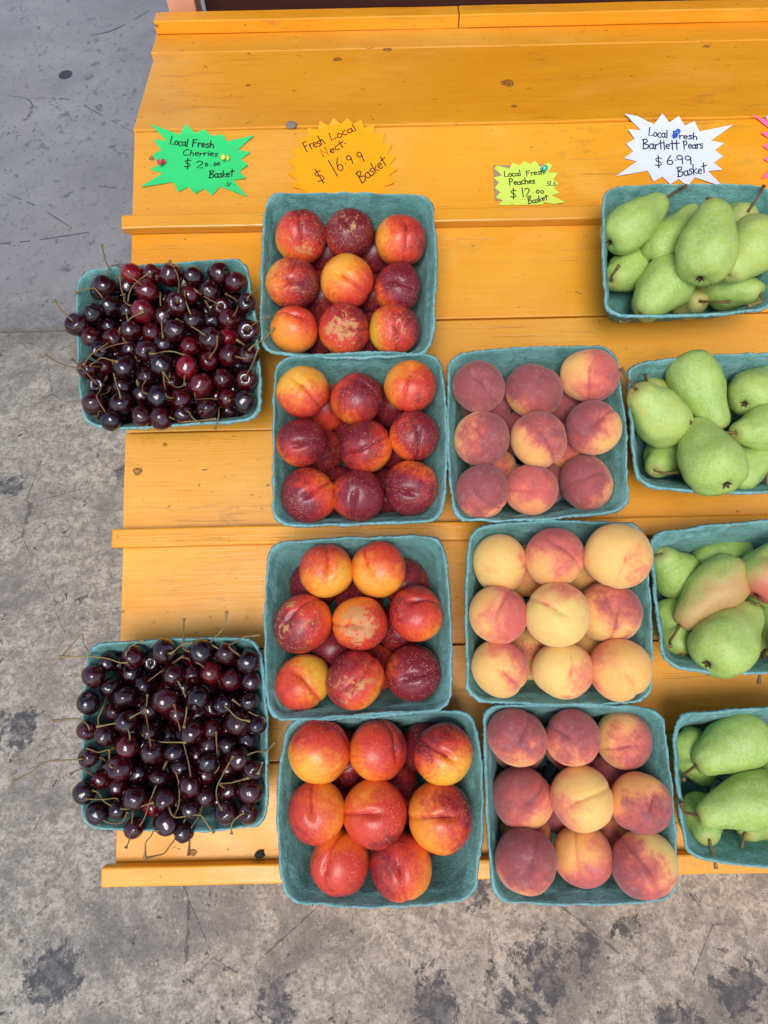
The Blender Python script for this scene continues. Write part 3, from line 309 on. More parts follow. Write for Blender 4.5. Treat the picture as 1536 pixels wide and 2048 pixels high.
'stems':((0,((-0.3706,0.4611,0.1083),(-0.3685,0.4756,0.108),(-0.3721,0.4839,0.108),(-0.3751,0.4934,0.108),(-0.3777,0.5041,0.108),(-0.379,0.5095,0.108)),(0.345,0.918,0.197)),(8,((-0.3735,0.4305,0.1086),(-0.381,0.4405,0.1196),(-0.3916,0.4435,0.1125),(-0.3998,0.4437,0.1113),(-0.4051,0.4413,0.1116),(-0.4105,0.4391,0.1116)),(-0.449,0.602,0.66)),(15,((-0.4097,0.3966,0.1181),(-0.4153,0.4018,0.1201),(-0.4238,0.41,0.1162),(-0.4299,0.417,0.1155),(-0.4346,0.424,0.1155),(-0.4369,0.4276,0.1155)),(-0.127,0.104,0.986)),(40,((-0.3951,0.3301,0.1173),(-0.4039,0.3314,0.1184),(-0.417,0.3353,0.1145),(-0.4289,0.3404,0.1138),(-0.4406,0.3477,0.1138),(-0.4464,0.3513,0.1138)),(-0.328,-0.244,0.913)),(44,((-0.3758,0.3088,0.116),(-0.3786,0.3127,0.1202),(-0.3878,0.3226,0.1194),(-0.3964,0.3314,0.1188),(-0.4054,0.3398,0.1162),(-0.4099,0.344,0.1149)),(0.358,-0.223,0.907)),(10,((-0.2695,0.4176,0.1229),(-0.2681,0.4261,0.1247),(-0.2687,0.4446,0.1183),(-0.2715,0.4589,0.1182),(-0.2779,0.4707,0.1205),(-0.2813,0.4769,0.1209)),(0.304,-0.178,0.936)),(16,((-0.3435,0.427,0.1007),(-0.3407,0.44,0.1036),(-0.336,0.4487,0.105),(-0.3276,0.455,0.1091),(-0.3152,0.4586,0.1167),(-0.3087,0.4599,0.1215)),(0.077,0.947,0.313)),(6,((-0.3197,0.4454,0.1187),(-0.3255,0.45,0.1213),(-0.3332,0.4546,0.1216),(-0.3401,0.4602,0.1223),(-0.348,0.4688,0.1194),(-0.3523,0.4735,0.1171)),(-0.361,0.377,0.853)),(36,((-0.2921,0.3732,0.1082),(-0.2928,0.3832,0.1094),(-0.2939,0.3966,0.1102),(-0.2952,0.4121,0.1098),(-0.2983,0.432,0.1031),(-0.2998,0.4421,0.0997)),(0.129,0.65,0.749)),(28,((-0.2323,0.3709,0.1213),(-0.2394,0.3765,0.1209),(-0.2485,0.3839,0.1157),(-0.2576,0.3895,0.1144),(-0.2687,0.396,0.1105),(-0.2744,0.3995,0.1079)),(-0.407,0.177,0.896)),(34,((-0.3071,0.3496,0.1158),(-0.2988,0.3496,0.1151),(-0.2881,0.3542,0.1095),(-0.2771,0.3543,0.1078),(-0.2677,0.352,0.1043),(-0.2633,0.3513,0.1014)),(0.603,-0.504,0.618)),(33,((-0.3726,0.3547,0.117),(-0.3671,0.3554,0.1195),(-0.3616,0.36,0.1159),(-0.3534,0.3634,0.1141),(-0.3429,0.3657,0.1132),(-0.3376,0.3668,0.1131)),(0.504,-0.307,0.807)),(26,((-0.3637,0.3672,0.1124),(-0.3673,0.3591,0.1201),(-0.3754,0.3529,0.1207),(-0.3845,0.3475,0.1192),(-0.3882,0.3405,0.12),(-0.3907,0.3326,0.1237)),(-0.303,-0.688,0.659)),(41,((-0.377,0.3366,0.1049),(-0.3839,0.332,0.1218),(-0.378,0.3391,0.1171),(-0.3716,0.3459,0.1134),(-0.3599,0.3421,0.1154),(-0.3443,0.3345,0.1278)),(-0.37,-0.246,0.896)),(51,((-0.3429,0.2887,0.1177),(-0.3454,0.2985,0.1188),(-0.3523,0.3133,0.113),(-0.3555,0.3258,0.1121),(-0.3575,0.3381,0.109),(-0.3596,0.3454,0.1047)),(0.219,0.385,0.897)),(50,((-0.3748,0.295,0.1097),(-0.3687,0.3036,0.0962),(-0.3643,0.3082,0.0993),(-0.3585,0.3117,0.1057),(-0.356,0.3182,0.1027),(-0.3568,0.3233,0.0958)),(0.588,0.777,0.225)),(58,((-0.3632,0.2695,0.1119),(-0.3726,0.2884,0.1223),(-0.3716,0.2975,0.1176),(-0.3696,0.3061,0.1151),(-0.3677,0.3141,0.1109),(-0.3667,0.323,0.1043)),(-0.4,0.801,0.445)),(52,((-0.3257,0.3067,0.1021),(-0.3278,0.3175,0.1014),(-0.3257,0.3275,0.1051),(-0.3278,0.339,0.1006),(-0.3297,0.3477,0.1004),(-0.3298,0.3512,0.1027)),(-0.517,0.832,0.2)),(53,((-0.3075,0.2938,0.1122),(-0.3151,0.2976,0.1141),(-0.3166,0.3034,0.1117),(-0.3169,0.3088,0.1088),(-0.3141,0.312,0.1109),(-0.3122,0.3131,0.1134)),(-0.942,0.154,0.299)),(54,((-0.2745,0.2891,0.1103),(-0.2819,0.2884,0.1192),(-0.285,0.2992,0.1151),(-0.2881,0.31,0.1111),(-0.2881,0.3171,0.1132),(-0.2863,0.3222,0.1211)),(-0.642,-0.061,0.764)),(39,((-0.2601,0.3189,0.1139),(-0.2651,0.3096,0.1021),(-0.2723,0.3059,0.1036),(-0.2786,0.3085,0.1081),(-0.2842,0.3174,0.1155),(-0.2867,0.3215,0.1199)),(-0.165,-0.962,0.216)),(45,((-0.2469,0.2964,0.1126),(-0.248,0.2899,0.1017),(-0.2361,0.2915,0.0973),(-0.2216,0.2893,0.1019),(-0.2065,0.2856,0.1084),(-0.1994,0.2841,0.1102)),(-0.603,-0.773,0.199)),(47,((-0.179,0.3113,0.1175),(-0.1766,0.3151,0.1217),(-0.1725,0.3252,0.118),(-0.1685,0.3355,0.1162),(-0.1649,0.3462,0.1159),(-0.163,0.3517,0.1155)),(0.062,-0.195,0.979)),(21,((-0.1762,0.3778,0.1189),(-0.1723,0.3799,0.1232),(-0.166,0.387,0.1194),(-0.1587,0.3922,0.1174),(-0.1506,0.3956,0.1171),(-0.1466,0.3972,0.1171)),(0.126,-0.213,0.969)),(32,((-0.1747,0.3503,0.1168),(-0.1693,0.3561,0.1184),(-0.1597,0.3636,0.1145),(-0.1514,0.3708,0.1138),(-0.1449,0.3786,0.1137),(-0.1416,0.3825,0.1137)),(0.175,0.293,0.94)),(13,((-0.1775,0.4206,0.1172),(-0.1745,0.4237,0.1208),(-0.1714,0.43,0.1171),(-0.1677,0.4354,0.1152),(-0.1634,0.44,0.1149),(-0.1612,0.4423,0.1148)),(0.251,-0.019,0.968)),(20,((-0.1975,0.4013,0.1109),(-0.1931,0.4073,0.1121),(-0.1904,0.4166,0.1119),(-0.1942,0.425,0.1101),(-0.2036,0.4312,0.1098),(-0.2077,0.4329,0.1126)),(0.721,0.122,0.682)),(37,((-0.2278,0.3419,0.113),(-0.2243,0.3462,0.1159),(-0.2198,0.3532,0.1149),(-0.2165,0.3589,0.119),(-0.2157,0.3653,0.1227),(-0.2154,0.3688,0.1239)),(0.299,0.002,0.954)),(31,((-0.1943,0.3453,0.1094),(-0.1761,0.3378,0.1204),(-0.178,0.3473,0.1191),(-0.181,0.359,0.1123),(-0.1876,0.3653,0.1066),(-0.1934,0.37,0.1052)),(0.806,-0.331,0.491)),(93,((-0.2329,0.419,0.0925),(-0.2352,0.4241,0.0999),(-0.2411,0.4335,0.1053),(-0.2489,0.4404,0.109),(-0.2599,0.4477,0.1052),(-0.2663,0.4526,0.1007)),(0.173,-0.016,0.985)),(18,((-0.253,0.4031,0.1164),(-0.2555,0.4102,0.1194),(-0.2592,0.4198,0.1184),(-0.2615,0.4303,0.1158),(-0.263,0.4428,0.1089),(-0.2642,0.4498,0.1041)),(-0.124,0.443,0.888)),(12,((-0.2142,0.4176,0.1064),(-0.2181,0.419,0.1112),(-0.2277,0.4248,0.1104),(-0.2396,0.4324,0.1102),(-0.2555,0.4444,0.1051),(-0.2642,0.4518,0.0999)),(0.176,-0.282,0.943)),(60,((-0.2815,0.2638,0.1096),(-0.2734,0.2612,0.1053),(-0.2622,0.2568,0.1123),(-0.2479,0.2567,0.1117),(-0.2285,0.2589,0.1099),(-0.2187,0.2599,0.1095)),(0.965,0.132,0.225)),(88,((-0.2159,0.2829,0.085),(-0.2182,0.2779,0.0982),(-0.2161,0.267,0.1068),(-0.2171,0.2584,0.108),(-0.2197,0.2501,0.108),(-0.221,0.246,0.108)),(-0.629,0.238,0.74)),(61,((-0.2567,0.269,0.1156),(-0.2525,0.2673,0.1183),(-0.2501,0.2622,0.1149),(-0.2464,0.2586,0.1125),(-0.2412,0.2565,0.1118),(-0.2385,0.2553,0.1118)),(0.569,0.191,0.8)),(9,((-0.3303,0.4164,0.1135),(-0.3419,0.4226,0.1113),(-0.3491,0.4377,0.1016),(-0.3525,0.448,0.1023),(-0.3526,0.4557,0.1058),(-0.3531,0.464,0.108)),(-0.863,0.465,0.196)),(23,((-0.3394,0.3962,0.1081),(-0.342,0.4086,0.1076),(-0.3448,0.4188,0.1083),(-0.3484,0.4303,0.1023),(-0.3493,0.439,0.0988),(-0.349,0.4422,0.0993)),(-0.236,0.952,0.196)),(35,((-0.3429,0.3694,0.1045),(-0.3497,0.3827,0.1139),(-0.3405,0.3901,0.1175),(-0.3319,0.3983,0.1192),(-0.3219,0.4009,0.1232),(-0.3122,0.4037,0.1268)),(-0.386,0.753,0.533)),(117,((-0.3727,0.2746,0.0934),(-0.3713,0.2733,0.1135),(-0.3756,0.2706,0.1077),(-0.3783,0.2667,0.1062),(-0.3794,0.2674,0.1075),(-0.3809,0.2684,0.108)),(0.067,-0.067,0.996)))},
'C2':{'top':(((-0.3705,-0.0694,0.1075),0.0138),((-0.3568,-0.0528,0.0973),0.0118),((-0.3203,-0.0465,0.1071),0.0143),((-0.2824,-0.0405,0.107),0.015),((-0.235,-0.0427,0.107),0.0153),((-0.2038,-0.0456,0.107),0.0134),((-0.1763,-0.0561,0.107),0.015),((-0.3503,-0.0844,0.1018),0.0127),((-0.376,-0.1026,0.107),0.0142),((-0.3296,-0.096,0.1083),0.0137),((-0.3095,-0.0825,0.0987),0.0117),((-0.2701,-0.0704,0.1074),0.0133),((-0.2484,-0.07,0.0989),0.0117),((-0.2224,-0.0679,0.1054),0.0134),((-0.1984,-0.0787,0.1039),0.0127),((-0.1723,-0.0805,0.107),0.0116),((-0.277,-0.1009,0.1135),0.0153),((-0.2377,-0.0995,0.1114),0.0148),((-0.2083,-0.1087,0.105),0.0126),((-0.1735,-0.1058,0.107),0.0116),((-0.3025,-0.1128,0.1001),0.0117),((-0.3475,-0.1146,0.0966),0.0117),((-0.3277,-0.1255,0.1093),0.0141),((-0.354,-0.1415,0.107),0.0141),((-0.3773,-0.1362,0.107),0.0115),((-0.2655,-0.1189,0.1003),0.0116),((-0.2443,-0.1403,0.1118),0.014),((-0.2232,-0.1377,0.101),0.0116),((-0.1886,-0.1309,0.1077),0.0148),((-0.1643,-0.1338,0.107),0.0116),((-0.3259,-0.156,0.1081),0.0136),((-0.2936,-0.1634,0.1099),0.0136),((-0.2666,-0.1644,0.1084),0.0125),((-0.203,-0.1592,0.1002),0.0116),((-0.187,-0.175,0.1047),0.0132),((-0.3726,-0.1678,0.107),0.0118),((-0.2997,-0.1392,0.1034),0.0116),((-0.3325,-0.1813,0.1109),0.0146),((-0.3499,-0.1795,0.0932),0.0116),((-0.225,-0.1772,0.1081),0.0131),((-0.2619,-0.1837,0.0982),0.0116),((-0.1679,-0.1878,0.1073),0.0117),((-0.2874,-0.1945,0.1023),0.0115),((-0.3611,-0.1971,0.0983),0.0116),((-0.3138,-0.1905,0.0982),0.0115),((-0.3767,-0.2098,0.1089),0.013),((-0.3143,-0.2175,0.1079),0.0153),((-0.278,-0.221,0.1055),0.0135),((-0.2465,-0.2042,0.1097),0.0139),((-0.2285,-0.2189,0.1021),0.0124),((-0.1719,-0.2136,0.107),0.0146),((-0.3602,-0.235,0.107),0.0139),((-0.3356,-0.2312,0.107),0.0117),((-0.2021,-0.2372,0.107),0.0139),((-0.1742,-0.2385,0.107),0.0123),((-0.2754,-0.2476,0.107),0.0152),((-0.3149,-0.253,0.107),0.0123),((-0.2538,-0.2595,0.107),0.0113),((-0.2459,-0.2331,0.107),0.0114),((-0.2977,-0.2315,0.0921),0.0116),((-0.1999,-0.2149,0.0971),0.0115),((-0.3267,-0.0676,0.0969),0.0118),((-0.3006,-0.0547,0.0924),0.0119),((-0.2362,-0.2135,0.0694),0.0139),((-0.1801,-0.0693,0.0834),0.0133),((-0.1782,-0.2322,0.0758),0.0128),((-0.3161,-0.1582,0.0733),0.0128),((-0.1993,-0.1741,0.0838),0.0132),((-0.207,-0.1432,0.0755),0.013),((-0.2443,-0.1739,0.075),0.0139),((-0.3532,-0.0546,0.0686),0.0133),((-0.3405,-0.1574,0.0755),0.0131),((-0.3181,-0.2198,0.074),0.0135),((-0.3171,-0.1083,0.0753),0.0136),((-0.285,-0.194,0.0723),0.0134),((-0.2839,-0.0885,0.0692),0.0139),((-0.2246,-0.1143,0.0859),0.0131),((-0.2075,-0.1923,0.0712),0.0128),((-0.2624,-0.2099,0.0702),0.0129),((-0.3312,-0.187,0.081),0.013),((-0.184,-0.1106,0.0724),0.0139),((-0.2454,-0.1231,0.0786),0.0131),((-0.1999,-0.0527,0.0746),0.0129),((-0.2958,-0.1719,0.0779),0.0128),((-0.3079,-0.0546,0.0707),0.0127),((-0.2497,-0.0493,0.0866),0.0135),((-0.3358,-0.0717,0.076),0.0139),((-0.2117,-0.0816,0.079),0.0133),((-0.25,-0.0723,0.0693),0.0126),((-0.3037,-0.134,0.0774),0.0131),((-0.3356,-0.1233,0.068),0.0136),((-0.2376,-0.1489,0.074),0.013),((-0.2854,-0.0645,0.0719),0.0126),((-0.2633,-0.1501,0.0824),0.0131),((-0.2146,-0.2276,0.0766),0.0139),((-0.2363,-0.0918,0.0809),0.0138),((-0.2257,-0.0524,0.0689),0.0138),((-0.2703,-0.2312,0.0842),0.0125),((-0.1802,-0.1551,0.0846),0.0138),((-0.3452,-0.2167,0.0684),0.0126),((-0.2809,-0.1118,0.0818),0.0139),((-0.3414,-0.2081,0.0913),0.0125),((-0.227,-0.1587,0.0938),0.0129),((-0.2897,-0.2248,0.0705),0.0135),((-0.3536,-0.0931,0.0766),0.0138),((-0.1783,-0.1971,0.0723),0.0125),((-0.3279,-0.1404,0.0894),0.013),((-0.3119,-0.0815,0.0716),0.0136),((-0.2613,-0.0877,0.0901),0.0136),((-0.3555,-0.1943,0.0705),0.0132),((-0.3431,-0.2337,0.0846),0.0127),((-0.2202,-0.1689,0.0703),0.0129),((-0.2711,-0.174,0.0703),0.0127),((-0.3596,-0.1424,0.0781),0.0132),((-0.2313,-0.1947,0.0903),0.0133),((-0.2518,-0.2168,0.0898),0.0129),((-0.2586,-0.1054,0.0701),0.0129),((-0.3096,-0.1902,0.0713),0.0129),((-0.285,-0.148,0.0701),0.0136),((-0.2659,-0.1302,0.0693),0.0125)),
'ntop':63,
'low':(((-0.321,-0.149,0.05),0.0135),((-0.257,-0.196,0.027),0.0129),((-0.324,-0.085,0.024),0.0126),((-0.266,-0.146,0.021),0.0128),((-0.323,-0.192,0.047),0.0135),((-0.266,-0.175,0.016),0.0137),((-0.206,-0.123,0.035),0.0127),((-0.241,-0.103,0.017),0.0131),((-0.201,-0.086,0.024),0.0134),((-0.23,-0.091,0.042),0.0127),((-0.294,-0.187,0.027),0.0128),((-0.349,-0.126,0.039),0.0127),((-0.214,-0.105,0.058),0.0139),((-0.187,-0.183,0.045),0.0128),((-0.278,-0.121,0.019),0.0137),((-0.2,-0.216,0.053),0.0138),((-0.251,-0.213,0.047),0.013),((-0.289,-0.14,0.034),0.0138),((-0.23,-0.216,0.031),0.0128),((-0.207,-0.07,0.046),0.0128),((-0.28,-0.213,0.027),0.0132),((-0.222,-0.188,0.051),0.013),((-0.307,-0.207,0.034),0.0135),((-0.316,-0.106,0.014),0.0129),((-0.321,-0.123,0.038),0.0126),((-0.338,-0.104,0.041),0.0138),((-0.255,-0.081,0.042),0.0136),((-0.287,-0.125,0.054),0.0128),((-0.24,-0.122,0.04),0.013),((-0.233,-0.177,0.032),0.0132),((-0.314,-0.145,0.02),0.0136),((-0.206,-0.157,0.037),0.0135),((-0.294,-0.102,0.023),0.0127),((-0.26,-0.159,0.053),0.0132),((-0.241,-0.145,0.022),0.0126),((-0.29,-0.074,0.031),0.0132),((-0.267,-0.112,0.045),0.014),((-0.318,-0.077,0.047),0.0134),((-0.326,-0.174,0.017),0.013),((-0.345,-0.157,0.042),0.0128),((-0.343,-0.175,0.058),0.0134),((-0.204,-0.207,0.026),0.0126),((-0.333,-0.209,0.031),0.0126),((-0.276,-0.178,0.038),0.0126),((-0.233,-0.065,0.041),0.0136),((-0.255,-0.08,0.014),0.0136),((-0.306,-0.173,0.046),0.0128),((-0.191,-0.131,0.058),0.013),((-0.22,-0.133,0.053),0.0138),((-0.303,-0.097,0.046),0.0129),((-0.208,-0.178,0.018),0.0128),((-0.232,-0.158,0.047),0.0136),((-0.205,-0.11,0.015),0.0139),((-0.187,-0.158,0.055),0.0128),((-0.349,-0.065,0.04),0.0134),((-0.197,-0.14,0.02),0.0125),((-0.298,-0.058,0.049),0.0127),((-0.275,-0.202,0.05),0.0131),((-0.228,-0.081,0.014),0.0128),((-0.259,-0.136,0.046),0.0132),((-0.189,-0.084,0.056),0.0129),((-0.343,-0.144,0.023),0.0127),((-0.23,-0.198,0.016),0.0131),((-0.238,-0.11,0.06),0.0128),((-0.22,-0.137,0.015),0.0126),((-0.314,-0.065,0.026),0.0126),((-0.35,-0.196,0.045),0.013),((-0.255,-0.186,0.056),0.0129),((-0.275,-0.065,0.049),0.0128),((-0.286,-0.161,0.017),0.0127),((-0.343,-0.068,0.017),0.0129)),
'stems':((1,((-0.3643,-0.0489,0.1016),(-0.3754,-0.043,0.108),(-0.3797,-0.0361,0.108),(-0.384,-0.0292,0.108),(-0.3853,-0.0229,0.108),(-0.3867,-0.0166,0.108),(-0.3923,-0.0228,0.108),(-0.3978,-0.0289,0.108),(-0.4061,-0.0384,0.108),(-0.4144,-0.0478,0.108)),(-0.787,0.417,0.454)),(2,((-0.3248,-0.0533,0.1151),(-0.3357,-0.0534,0.1132),(-0.3524,-0.0483,0.109),(-0.3732,-0.0452,0.1096),(-0.4001,-0.0446,0.11),(-0.4136,-0.0444,0.11)),(-0.396,-0.596,0.699)),(61,((-0.3263,-0.0611,0.1038),(-0.3251,-0.0433,0.123),(-0.3229,-0.0379,0.1201),(-0.3208,-0.0325,0.1167),(-0.3134,-0.0293,0.1151),(-0.3055,-0.0261,0.115)),(0.045,0.681,0.731)),(4,((-0.247,-0.043,0.1094),(-0.2579,-0.0376,0.108),(-0.2581,-0.0262,0.108),(-0.258,-0.0154,0.108),(-0.2576,-0.0051,0.108),(-0.2574,0.0001,0.108)),(-0.98,-0.026,0.196)),(5,((-0.2123,-0.0395,0.1091),(-0.2233,-0.0315,0.108),(-0.2148,-0.022,0.108),(-0.2062,-0.0125,0.108),(-0.2045,-0.0022,0.108),(-0.2029,0.0081,0.108)),(-0.795,0.574,0.196)),(6,((-0.1845,-0.0485,0.1114),(-0.1979,-0.0362,0.1185),(-0.1906,-0.0309,0.1127),(-0.1824,-0.0255,0.1107),(-0.1709,-0.024,0.1105),(-0.1594,-0.0226,0.1105)),(-0.685,0.63,0.365)),(10,((-0.3027,-0.0777,0.1031),(-0.2954,-0.0724,0.1046),(-0.2868,-0.0663,0.105),(-0.276,-0.0593,0.1078),(-0.2645,-0.0516,0.1082),(-0.2588,-0.0478,0.1082)),(0.72,0.513,0.467)),(13,((-0.2291,-0.0621,0.1114),(-0.2366,-0.0555,0.118),(-0.2431,-0.0535,0.1128),(-0.2501,-0.0515,0.1059),(-0.2551,-0.0498,0.1046),(-0.2581,-0.0476,0.1108)),(-0.627,0.548,0.554)),(23,((-0.3602,-0.1323,0.1092),(-0.363,-0.1222,0.108),(-0.3598,-0.1145,0.108),(-0.3573,-0.1075,0.1068),(-0.3579,-0.1018,0.0982),(-0.3597,-0.0993,0.09)),(-0.551,0.811,0.196)),(24,((-0.371,-0.1344,0.1136),(-0.3713,-0.1299,0.1162),(-0.3796,-0.1231,0.113),(-0.3926,-0.1206,0.1108),(-0.4097,-0.1225,0.1103),(-0.4182,-0.1235,0.1103)),(0.676,0.194,0.711)),(30,((-0.3206,-0.1481,0.1133),(-0.3199,-0.1395,0.1175),(-0.3232,-0.1296,0.1215),(-0.3341,-0.1261,0.1212),(-0.3518,-0.1289,0.1187),(-0.3603,-0.1301,0.1184)),(0.493,0.728,0.477)),(35,((-0.3769,-0.1683,0.1154),(-0.3869,-0.1693,0.1158),(-0.4021,-0.1703,0.1119),(-0.415,-0.171,0.1112),(-0.4268,-0.1718,0.1111),(-0.4335,-0.1744,0.1111),(-0.435,-0.1787,0.1111),(-0.4429,-0.1842,0.1111),(-0.4572,-0.1909,0.1111),(-0.4643,-0.1943,0.1111)),(-0.456,-0.06,0.888)),(43,((-0.3679,-0.1917,0.1016),(-0.3807,-0.1815,0.108),(-0.3841,-0.1826,0.108),(-0.3874,-0.1836,0.108),(-0.3913,-0.1857,0.108),(-0.3952,-0.1878,0.108)),(-0.731,0.578,0.363)),(38,((-0.3554,-0.1741,0.0983),(-0.3732,-0.1565,0.1148),(-0.3662,-0.159,0.1138),(-0.36,-0.1619,0.1107),(-0.3516,-0.1602,0.1062),(-0.3444,-0.159,0.0983)),(-0.594,0.586,0.55)),(22,((-0.32,-0.1211,0.1163),(-0.3135,-0.1172,0.1157),(-0.3063,-0.1135,0.1121),(-0.3021,-0.1071,0.1104),(-0.303,-0.0988,0.1051),(-0.3035,-0.0947,0.1019)),(0.675,0.396,0.622)),(11,((-0.263,-0.0774,0.1113),(-0.2577,-0.0858,0.1131),(-0.2515,-0.0973,0.116),(-0.25,-0.1109,0.1158),(-0.2511,-0.1258,0.119),(-0.2505,-0.1325,0.1248)),(0.66,-0.657,0.363)),(48,((-0.2442,-0.1942,0.114),(-0.2471,-0.1748,0.1154),(-0.2549,-0.1475,0.1153),(-0.2607,-0.1267,0.1148),(-0.2629,-0.1117,0.1198),(-0.2634,-0.104,0.1246)),(0.201,0.899,0.389)),(31,((-0.293,-0.1556,0.1173),(-0.2943,-0.1461,0.1186),(-0.2976,-0.1347,0.1145),(-0.3004,-0.1241,0.1119),(-0.302,-0.114,0.1131),(-0.3025,-0.1088,0.1145)),(0.063,0.727,0.684)),(36,((-0.3056,-0.1411,0.1102),(-0.3027,-0.1442,0.1129),(-0.2929,-0.149,0.1115),(-0.2792,-0.1517,0.1099),(-0.2593,-0.1511,0.1161),(-0.2485,-0.1501,0.123)),(-0.64,-0.214,0.738)),(114,((-0.2209,-0.1939,0.0926),(-0.2131,-0.1857,0.0994),(-0.2138,-0.1716,0.1043),(-0.215,-0.1589,0.1045),(-0.2147,-0.1462,0.1088),(-0.2143,-0.1396,0.1123)),(0.974,0.075,0.214)),(18,((-0.2041,-0.1083,0.1142),(-0.198,-0.1121,0.1191),(-0.1904,-0.1198,0.1202),(-0.1826,-0.1245,0.1211),(-0.1752,-0.1266,0.1186),(-0.1717,-0.1278,0.1166)),(0.415,0.033,0.909)),(29,((-0.1557,-0.1308,0.1088),(-0.1542,-0.1258,0.1098),(-0.1667,-0.1211,0.11),(-0.1782,-0.1144,0.1108),(-0.1892,-0.106,0.1101),(-0.1948,-0.1017,0.1096)),(0.927,0.318,0.198)),(34,((-0.1779,-0.1702,0.1068),(-0.1646,-0.1657,0.108),(-0.1567,-0.1664,0.108),(-0.1499,-0.1638,0.108),(-0.1443,-0.1579,0.108),(-0.1414,-0.155,0.108)),(0.867,0.457,0.198)),(56,((-0.3067,-0.2498,0.1115),(-0.3012,-0.2409,0.1104),(-0.2972,-0.2255,0.1064),(-0.2898,-0.2066,0.1074),(-0.2817,-0.1864,0.1038),(-0.2787,-0.1769,0.0984)),(0.828,0.325,0.456)),(55,((-0.2659,-0.2403,0.1094),(-0.2606,-0.2285,0.1059),(-0.2589,-0.2118,0.1109),(-0.2596,-0.1994,0.112),(-0.2623,-0.191,0.1109),(-0.2631,-0.1864,0.1124)),(0.778,0.596,0.198)),(45,((-0.3669,-0.207,0.111),(-0.3591,-0.21,0.1097),(-0.3512,-0.2183,0.1135),(-0.3405,-0.2244,0.1156),(-0.3267,-0.2282,0.1164),(-0.312,-0.228,0.1165),(-0.296,-0.2236,0.1163),(-0.288,-0.2213,0.1164)),(0.941,0.272,0.199)),(52,((-0.3335,-0.2224,0.1089),(-0.3372,-0.2176,0.1076),(-0.3471,-0.2173,0.1126),(-0.3569,-0.2167,0.1154),(-0.3653,-0.215,0.1195),(-0.3691,-0.2139,0.1224)),(0.228,0.953,0.199)),(51,((-0.3524,-0.2426,0.1092),(-0.3443,-0.2463,0.108),(-0.3342,-0.2475,0.108),(-0.3276,-0.2445,0.108),(-0.3244,-0.2371,0.108),(-0.3229,-0.2334,0.108)),(0.699,-0.687,0.197)),(53,((-0.2044,-0.2326,0.1168),(-0.2086,-0.2263,0.116),(-0.2137,-0.2172,0.1089),(-0.213,-0.2068,0.1098),(-0.2086,-0.1972,0.1099),(-0.2033,-0.187,0.109),(-0.1954,-0.1747,0.1144),(-0.1912,-0.1683,0.1187)),(-0.201,0.42,0.885)),(60,((-0.2043,-0.2095,0.1032),(-0.2096,-0.203,0.1103),(-0.202,-0.203,0.1064),(-0.1937,-0.2022,0.1058),(-0.1833,-0.1989,0.1096),(-0.1722,-0.1945,0.1183)),(-0.477,0.588,0.653)),(57,((-0.2619,-0.2577,0.1106),(-0.2839,-0.2531,0.1202),(-0.2916,-0.2615,0.1143),(-0.2982,-0.2687,0.1124),(-0.2986,-0.2777,0.1122),(-0.2989,-0.2866,0.1122)),(-0.899,0.189,0.394)),(58,((-0.2501,-0.2409,0.1088),(-0.264,-0.2665,0.108),(-0.2705,-0.2748,0.108),(-0.2771,-0.2831,0.108),(-0.2887,-0.286,0.108),(-0.3002,-0.2889,0.108)),(-0.468,-0.862,0.196)),(49,((-0.2314,-0.2281,0.1046),(-0.2354,-0.2405,0.108),(-0.24,-0.2481,0.1093),(-0.2444,-0.2554,0.1112),(-0.2455,-0.2704,0.1104),(-0.247,-0.2858,0.108)),(-0.296,-0.921,0.253)),(47,((-0.2717,-0.2285,0.1102),(-0.2632,-0.2388,0.1166),(-0.2471,-0.2381,0.1165),(-0.2315,-0.2378,0.1148),(-0.2235,-0.249,0.113),(-0.2151,-0.2599,0.1126)),(0.577,-0.692,0.434)),(46,((-0.3146,-0.2293,0.1111),(-0.3154,-0.26,0.1195),(-0.318,-0.2647,0.1141),(-0.3194,-0.2685,0.1118),(-0.3211,-0.2717,0.1115),(-0.3227,-0.2748,0.1115)),(-0.025,-0.965,0.262)),(54,((-0.1774,-0.2363,0.116),(-0.1831,-0.2384,0.1182),(-0.1904,-0.2445,0.1144),(-0.194,-0.2509,0.1133),(-0.194,-0.2578,0.113),(-0.194,-0.2612,0.113)),(-0.332,0.22,0.917)),(41,((-0.164,-0.1899,0.1156),(-0.1608,-0.1891,0.1197),(-0.1589,-0.1853,0.1179),(-0.1577,-0.1821,0.1151),(-0.157,-0.1793,0.1129),(-0.1565,-0.1778,0.1122)),(0.416,-0.228,0.881)),(37,((-0.3381,-0.1789,0.1209),(-0.3427,-0.1757,0.1195),(-0.3459,-0.1707,0.1114),(-0.3461,-0.1653,0.1115),(-0.3447,-0.1603,0.1155),(-0.3441,-0.1578,0.1172)),(-0.481,0.207,0.852)),(3,((-0.2744,-0.0433,0.1155),(-0.2676,-0.0415,0.1169),(-0.2614,-0.035,0.113),(-0.2546,-0.0316,0.1118),(-0.2478,-0.0311,0.1117),(-0.2443,-0.0309,0.1117)),(0.665,-0.229,0.711)))},
'quad':{'N1':((-0.1543,0.5832),(0.0765,0.5747),(0.0667,0.3454),(-0.1602,0.3527)),
'N2':((-0.1406,0.3438),(0.0808,0.343),(0.0756,0.1199),(-0.1434,0.1181)),
'N3':((-0.1493,0.0933),(0.0761,0.0975),(0.0778,-0.1205),(-0.1505,-0.1279)),
'N4':((-0.1266,-0.1296),(0.1067,-0.1235),(0.0987,-0.3454),(-0.1291,-0.3436)),
'P2':((0.095,0.3427),(0.3161,0.3482),(0.3173,0.1278),(0.0925,0.1195)),
'P3':((0.1118,0.1092),(0.3355,0.1076),(0.3291,-0.116),(0.1009,-0.1099)),
